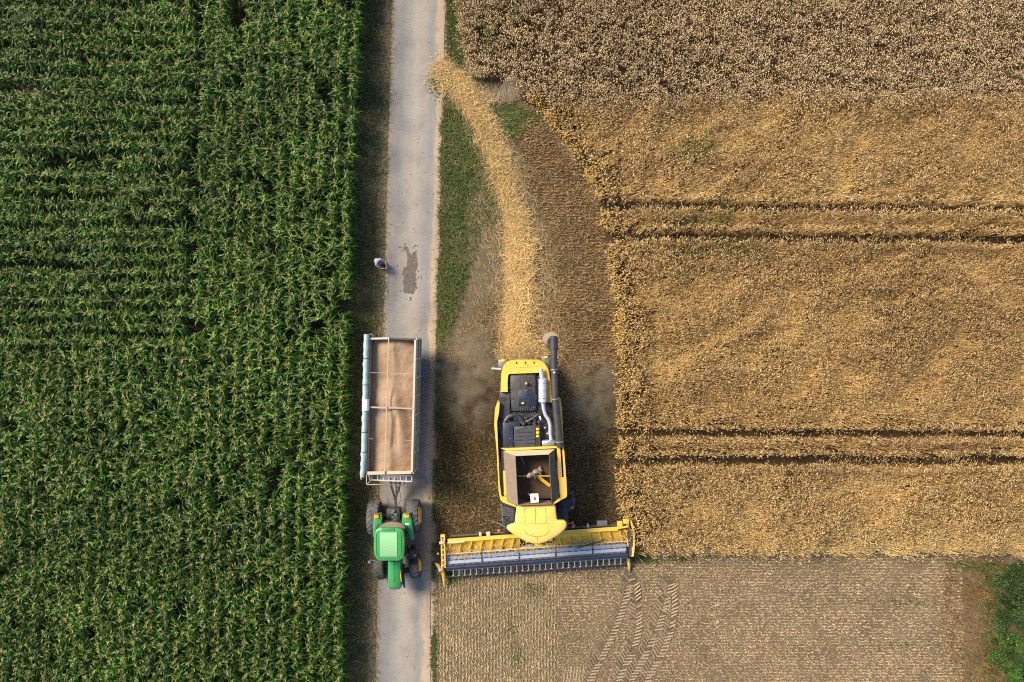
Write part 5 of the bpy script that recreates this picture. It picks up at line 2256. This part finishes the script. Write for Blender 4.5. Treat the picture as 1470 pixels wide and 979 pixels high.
    m.tube([t(128, 42, HT + .1), t(142, 40, HT + .12), t(152, 52, HT + .1), t(150, 66, HT + .05)], .015, 7)
    m.tube([t(84, 912, HT), t(76, 918, HT), t(80, 930, HT)], .025, 7)
    m.build('tarpaulin_rope', DUST_LIT_PALE, tp)
    # ladder platform on the front
    m = MB()
    a0, a1 = t(124, 897, 2.9), t(386, 905, 2.9)
    b0, b1 = t(134, 931, 2.9), t(386, 941, 2.9)
    m.bar(a0, a1, .05, .05)
    m.bar(b0, b1, .06, .05)
    lad = m.build('ladder', ALU, R, 30)
    for k in range(8):
        f = k / 7
        m = MB()
        m.bar(t(142 + 246 * f, 899 + 7 * f, 2.9), t(146 + 242 * f, 932 + 9 * f, 2.9), .05, .04)
        m.build('rung', ALU, lad, 30)
    m = MB()
    m.bar(t(124, 897, 2.9), t(134, 931, 2.9), .07, .05)
    m.build('ladder_end', ALU, lad, 30)
    m = MB()
    pth = [t(112, 900, 2.4), t(112, 955, 2.4), t(118, 960, 2.4), t(180, 961, 2.4), t(250, 962, 2.4), t(330, 963, 2.2)]
    m.tube(pth, .03, 8)
    m.tube([t(118, 955, 2.4), t(140, 930, 2.7)], .02, 7)
    m.build('front_guard', PRIMER, R)
    # chassis, drawbar
    m = MB()
    for s in (-.45, .45):
        m.bar(Vector((s, rl.y - .1, 1.1)), Vector((s, fl.y + .1, 1.1)), .12, .22)
    m.build('chassis', DGREY, R, 30)

    def d(X, Y, h):
        return L(510 + X / 13.05, 675 + Y / 13.05, h)
    m = MB()
    for X in (655, 850):
        m.bar(d(X, 150, 1.0), d(X + (750 - X) * .15, 290, .85), .1, .12)
        m.bar(d(X + (750 - X) * .15, 285, .85), d(752, 545, .6), .1, .12)
    m.bar(d(752, 500, .62), d(760, 720, .55), .12, .12)
    m.bar(d(665, 240, .9), d(845, 240, .9), .06, .08)
    m.bar(d(760, 160, 1.0), d(770, 480, .65), .06, .08)
    m.build('drawbar', DGREY, R, 30)
    m = MB()
    m.tube([d(930, 200, 1.0), d(905, 265, .9)], .03, 7)
    m.tube([d(760, 300, .95), d(830, 360, .9), d(860, 560, .75), d(800, 640, .7), d(740, 620, .75)], .018, 7)
    m.tube([d(750, 540, .8), d(640, 520, .8), d(600, 545, .75), d(625, 590, .7), d(650, 700, .8)], .016, 7)
    m.tube([d(948, 520, .5), d(945, 600, .7), d(920, 680, .9), d(880, 740, 1.0)], .018, 7)
    m.build('hose', BLACK, R)
    # wheels
    for Y in (520.5, 563, 644):
        for s in (-1, 1):
            c = L(608, Y, .5)
            wheel(R, Vector((s * 1.08, c.y, .5)), .5, .4, .27, RUBBER, DGREY, DGREY, s, 18, 0, .08)
    m = MB()
    for Y in (520.5, 563, 644):
        c = L(608, Y, .5)
        m.tube([Vector((-1.05, c.y, .5)), Vector((1.05, c.y, .5))], .07, 10)
        m.box((0, c.y, .8), (1.0, .12, .5))
    m.build('axle', DGREY, R)


build_trailer()


# --------------------------------------------------------------------------
# PERSON crouching at the road edge
# --------------------------------------------------------------------------
def remesh(o, vox, smooth=True):
    md = o.modifiers.new('r', 'REMESH')
    md.mode = 'VOXEL'
    md.voxel_size = vox
    dg = bpy.context.evaluated_depsgraph_get()
    me = bpy.data.meshes.new_from_object(o.evaluated_get(dg))
    o.modifiers.clear()
    mats = list(o.data.materials)
    o.data = me
    if not me.materials:
        for q in mats:
            me.materials.append(q)
    me.shade_smooth()


def build_person():
    R, L = root('person', 'person crouching on the road verge in a pale lilac shirt and grey jeans', 'person', W(547, 378.5), math.radians(-35))
    SKIN = mat_solid('skin', (.48, .27, .18), .5, 0, .05)
    SHIRT = mat_solid('lilac cotton', (.40, .36, .54), .8, 0, .3, (.28, .25, .42), 0, 6)
    JEANS = mat_solid('faded grey denim', (.17, .195, .20), .85, 0, .3, (.1, .12, .13), 0, 8)
    SHOE = mat_solid('black shoe leather', (.015, .015, .017), .5, 0, .2)
    HAIR = mat_solid('dark brown hair', (.035, .02, .012), .6, 0, .3, (.07, .045, .025), 0, 14)
    m = MB()
    # one continuous body: trunk, neck, head, limbs, hands
    m.tube([(-.2, 0, .30), (-.22, 0, .45), (-.17, 0, .62), (-.07, 0, .78), (.01, 0, .88)], [.14, .135, .125, .145, .09], 14)
    m.tube([(.0, 0, .86), (.07, 0, .97)], [.06, .055], 10)
    m.ball((.12, 0, 1.05), .1, (1.05, .82, 1.1), 18)
    m.ball((.19, 0, 1.0), .055, (1, .9, 1))
    m.tube([(.215, 0, 1.06), (.232, 0, 1.02), (.215, 0, 1.01)], [.01, .018, .012], 8)       # nose
    for s in (-1, 1):
        m.ball((.115, s * .085, 1.04), .026, (.6, .35, 1))                                     # ears
        m.tube([(-.04, s * .14, .84), (-.02, s * .2, .80), (.16, s * .25, .62), (.28, s * .245, .58)], [.06, .058, .045, .04], 10)
        m.tube([(.27, s * .245, .59), (.38, s * .17, .57), (.46, s * .09, .55)], [.042, .036, .026], 10)
        m.ball((.50, s * .07, .54), .04, (1.1, .9, .5))
        for k in range(4):
            yy = s * (.07 + (k - 1.5) * .018)
            ln = (.062, .075, .07, .052)[k]
            m.tube([(.525, yy, .54), (.525 + ln * .6, yy - s * .004, .532), (.525 + ln, yy - s * .008, .512)], [.009, .009, .007], 7)
        m.tube([(.49, s * .045, .545), (.515, s * .018, .535), (.54, s * .008, .52)], [.012, .011, .008], 7)
        m.tube([(-.18, s * .09, .30), (.06, s * .14, .42), (.27, s * .17, .50)], [.095, .085, .062], 12)
        m.tube([(.27, s * .17, .50), (.2, s * .17, .28), (.12, s * .17, .10)], [.062, .055, .04], 12)
        m.tube([(.08, s * .17, .05), (.2, s * .175, .05), (.3, s * .18, .04)], [.04, .042, .03], 10)
    body = m.build('body', SKIN, R)
    remesh(body, .011)
    m = MB()
    m.tube([(-.22, 0, .33), (-.24, 0, .45), (-.19, 0, .63), (-.08, 0, .79), (-.01, 0, .88)], [.17, .165, .158, .178, .10], 16)
    for s in (-1, 1):
        m.tube([(-.07, s * .11, .83), (-.02, s * .2, .80), (.1, s * .24, .68), (.16, s * .25, .62)], [.095, .08, .066, .066], 12)
    sh = m.build('shirt', SHIRT, R)
    remesh(sh, .014)
    m = MB()
    m.tube([(-.2, 0, .27), (-.2, 0, .38)], [.15, .155], 14)
    for s in (-1, 1):
        m.tube([(-.18, s * .08, .30), (.06, s * .14, .42), (.28, s * .17, .505)], [.115, .102, .08], 12)
        m.tube([(.28, s * .17, .505), (.21, s * .17, .29), (.13, s * .17, .12)], [.08, .07, .062], 12)
    tr = m.build('trousers', JEANS, R)
    remesh(tr, .014)
    for s in (-1, 1):
        m = MB()
        m.tube([(.06, s * .17, .055), (.1, s * .17, .06), (.2, s * .176, .055), (.31, s * .18, .045), (.34, s * .18, .04)], [.03, .052, .054, .046, .02], 12)
        m.box((.19, s * .175, .012), (.29, .1, .024), 0, .008)
        m.build('shoe', SHOE, R)
    m = MB()
    m.ball((.102, 0, 1.075), .108, (1.02, .86, 1.0), 18)
    m.ball((.05, 0, 1.03), .085, (.8, .95, .9), 14)
    hr = m.build('hair', HAIR, R)
    for s in (-1, 1):
        m = MB()
        m.ball((.207, s * .035, 1.065), .012, seg=10)
        m.build('eye', mat_solid('eye', (.05, .03, .02), .2, 0, 0), R)


build_person()
bpy.data.objects['person'].scale = (.93, .93, .93)


# --------------------------------------------------------------------------
# bushes in the lower right corner
# --------------------------------------------------------------------------
M_leaf = mat_veg('bush leaf', .45, .3, .35)
M_bark = mat_solid('brown bark', (.10, .07, .045), .9, 0, .4, (.06, .05, .035), 0, 10, .4)


def bush(gx, gy, r, h, label, tone, seed):
    rs = np.random.default_rng(seed)
    X, Y = to_m(gx, gy)
    o = bpy.data.objects.new('bush', None)
    COL.objects.link(o)
    o.location = (X, Y, 0)
    o['label'] = label
    o['category'] = 'bush'
    o['group'] = 'bushes at the field corner'
    m = MB()
    for k in range(7):
        a = k * .9 + rs.uniform(0, .5)
        m.tube([(0, 0, 0), (math.cos(a) * r * .25, math.sin(a) * r * .25, h * .4), (math.cos(a) * r * .6, math.sin(a) * r * .6, h * .75)], [.05, .035, .012], 7)
    m.build('stem', M_bark, o)
    g = Geo()
    nc = 34
    cl = []
    for k in range(nc):
        a = rs.uniform(0, 6.28)
        rr = r * math.sqrt(rs.random()) * 1.18
        z = h * (.25 + .6 * math.sqrt(max(0, 1 - (rr / r) ** 2))) * rs.uniform(.45, 1.3)
        cl.append((rr * math.cos(a), rr * math.sin(a), z, rs.uniform(.5, 1.9)))
    for (cx, cy, cz, br) in cl:
        n = 150
        d = rs.normal(0, 1, (n, 3))
        d /= np.linalg.norm(d, axis=1, keepdims=True)
        P = np.array([cx, cy, cz]) + d * (rs.uniform(.16, .36) * r / 1.2) * rs.uniform(.3, 1.5, (n, 1)) * np.array([1, 1, .7])
        P[:, 2] = np.maximum(P[:, 2], .05)
        c = np.array(tone)[None] * .72 * br * rs.uniform(.6, 1.4, (n, 1)) * (1 + rs.uniform(-.12, .12, (n, 3)))
        blades(g, P, rs.uniform(0, 6.28, n), rs.uniform(.06, .12, n), rs.uniform(.035, .065, n), rs.uniform(.5, 1.7, n), rs.uniform(0, .6, n), 2, c, c * 1.15, prof=(.25, 1, .1), roll=rs.uniform(-.5, .5, n))
    f = g.build('foliage', M_leaf)
    f.parent = o


bush(1452, 838, .95, 1.1, 'dark green bush at the corner of the grain field, uppermost of the corner bushes', (.045, .085, .018), 1)
bush(1462, 886, 1.15, 1.5, 'dark leafy bush in the middle of the corner bushes', (.04, .08, .018), 2)
bush(1441, 932, .85, 1.2, 'bright yellowish green bush nearest the withered weeds beside the stubble', (.065, .12, .02), 3)
bush(1462, 962, 1.2, 1.6, 'mid green bush in the lower right corner beside the brightest bush', (.05, .115, .02), 4)

# --------------------------------------------------------------------------
# dust thrown up by the harvester
# --------------------------------------------------------------------------
def dust(px, py, rx, ry, rz, dens, label, scale=1.2):
    m, nt, out = new_mat('airborne dust')
    N, L = nt.nodes, nt.links
    tc = N.new('ShaderNodeTexCoord')
    ln = N.new('ShaderNodeVectorMath')
    ln.operation = 'LENGTH'
    L.new(tc.outputs['Object'], ln.inputs[0])
    fall = N.new('ShaderNodeMapRange')
    fall.interpolation_type = 'SMOOTHSTEP'
    fall.inputs['From Min'].default_value = 1.0
    fall.inputs['From Max'].default_value = .15
    L.new(ln.outputs['Value'], fall.inputs['Value'])
    nz = N.new('ShaderNodeTexNoise')
    nz.inputs['Scale'].default_value = scale
    nz.inputs['Detail'].default_value = 4
    nz.inputs['Roughness'].default_value = .6
    geo = N.new('ShaderNodeNewGeometry')
    L.new(geo.outputs['Position'], nz.inputs['Vector'])
    mr = N.new('ShaderNodeMapRange')
    mr.inputs['From Min'].default_value = .38
    mr.inputs['From Max'].default_value = .68
    L.new(nz.outputs['Fac'], mr.inputs['Value'])
    mu = N.new('ShaderNodeMath')
    mu.operation = 'MULTIPLY'
    L.new(fall.outputs[0], mu.inputs[0])
    L.new(mr.outputs[0], mu.inputs[1])
    m2 = N.new('ShaderNodeMath')
    m2.operation = 'MULTIPLY'
    m2.inputs[1].default_value = dens
    L.new(mu.outputs[0], m2.inputs[0])
    v = N.new('ShaderNodeVolumePrincipled')
    v.inputs['Color'].default_value = (.86, .70, .46, 1)
    v.inputs['Anisotropy'].default_value = .2
    L.new(m2.outputs[0], v.inputs['Density'])
    L.new(v.outputs[0], out.inputs['Volume'])
    bm = bmesh.new()
    bmesh.ops.create_icosphere(bm, subdivisions=3, radius=1)
    me = bpy.data.meshes.new('dust_cloud')
    bm.to_mesh(me)
    bm.free()
    me.materials.append(m)
    o = bpy.data.objects.new('dust_cloud', me)
    COL.objects.link(o)
    p = W(px, py, rz * .6)
    o.location = (p.x, p.y, rz + .12)
    o.scale = (rx, ry, rz)
    o['kind'] = 'stuff'
    o['label'] = label


dust(672, 540, 2.4, 4.1, .95, 2.3, 'thin tan dust drifting over the ground left of the harvester')
dust(848, 565, 2.2, 3.1, .85, 2.2, 'thin tan dust drifting over the cut strip right of the harvester')
dust(752, 506, 1.6, 1.1, .7, 1.8, 'golden chaff dust blowing out behind the harvester', 2.0)

# --------------------------------------------------------------------------
# light, sky, camera
# --------------------------------------------------------------------------
EL = math.radians(41)
AZ = math.radians(145)        # towards the sun: left and a little up in the photo
sd = Vector((math.cos(EL) * math.cos(AZ), math.cos(EL) * math.sin(AZ), math.sin(EL)))
sun = bpy.data.lights.new('sun', 'SUN')
sun.energy = 3.9
sun.angle = math.radians(23.0)
sun.color = (1.0, .86, .68)
so = bpy.data.objects.new('sun', sun)
COL.objects.link(so)
so.rotation_euler = (-sd).to_track_quat('-Z', 'Y').to_euler()
so.location = sd * 60

world = bpy.data.worlds.new('World')
scene.world = world
world.use_nodes = True
nt = world.node_tree
nt.nodes.clear()
sky = nt.nodes.new('ShaderNodeTexSky')
sky.sky_type = 'NISHITA'
sky.sun_disc = False
sky.sun_elevation = EL
sky.sun_rotation = math.atan2(sd.x, sd.y)
bg = nt.nodes.new('ShaderNodeBackground')
bg.inputs['Strength'].default_value = 0.10
wo = nt.nodes.new('ShaderNodeOutputWorld')
nt.links.new(sky.outputs[0], bg.inputs['Color'])
nt.links.new(bg.outputs[0], wo.inputs['Surface'])

cam = bpy.data.cameras.new('drone_camera')
cam.sensor_width = 36
cam.lens = 24.0
cam.clip_end = 3000
co = bpy.data.objects.new('drone_camera', cam)
COL.objects.link(co)
co.location = (0, 0, CAM_H)
co.rotation_euler = (0, 0, 0)
scene.camera = co

scene.view_settings.view_transform = 'Standard'
scene.view_settings.look = 'None'
scene.view_settings.exposure = 1.05
scene.view_settings.gamma = 1.0
scene.view_settings.use_curve_mapping = False
scene.cycles.volume_step_rate = 2.0
scene.cycles.max_bounces = 8
scene.cycles.use_denoising = False
scene.cycles.filter_width = 1.1
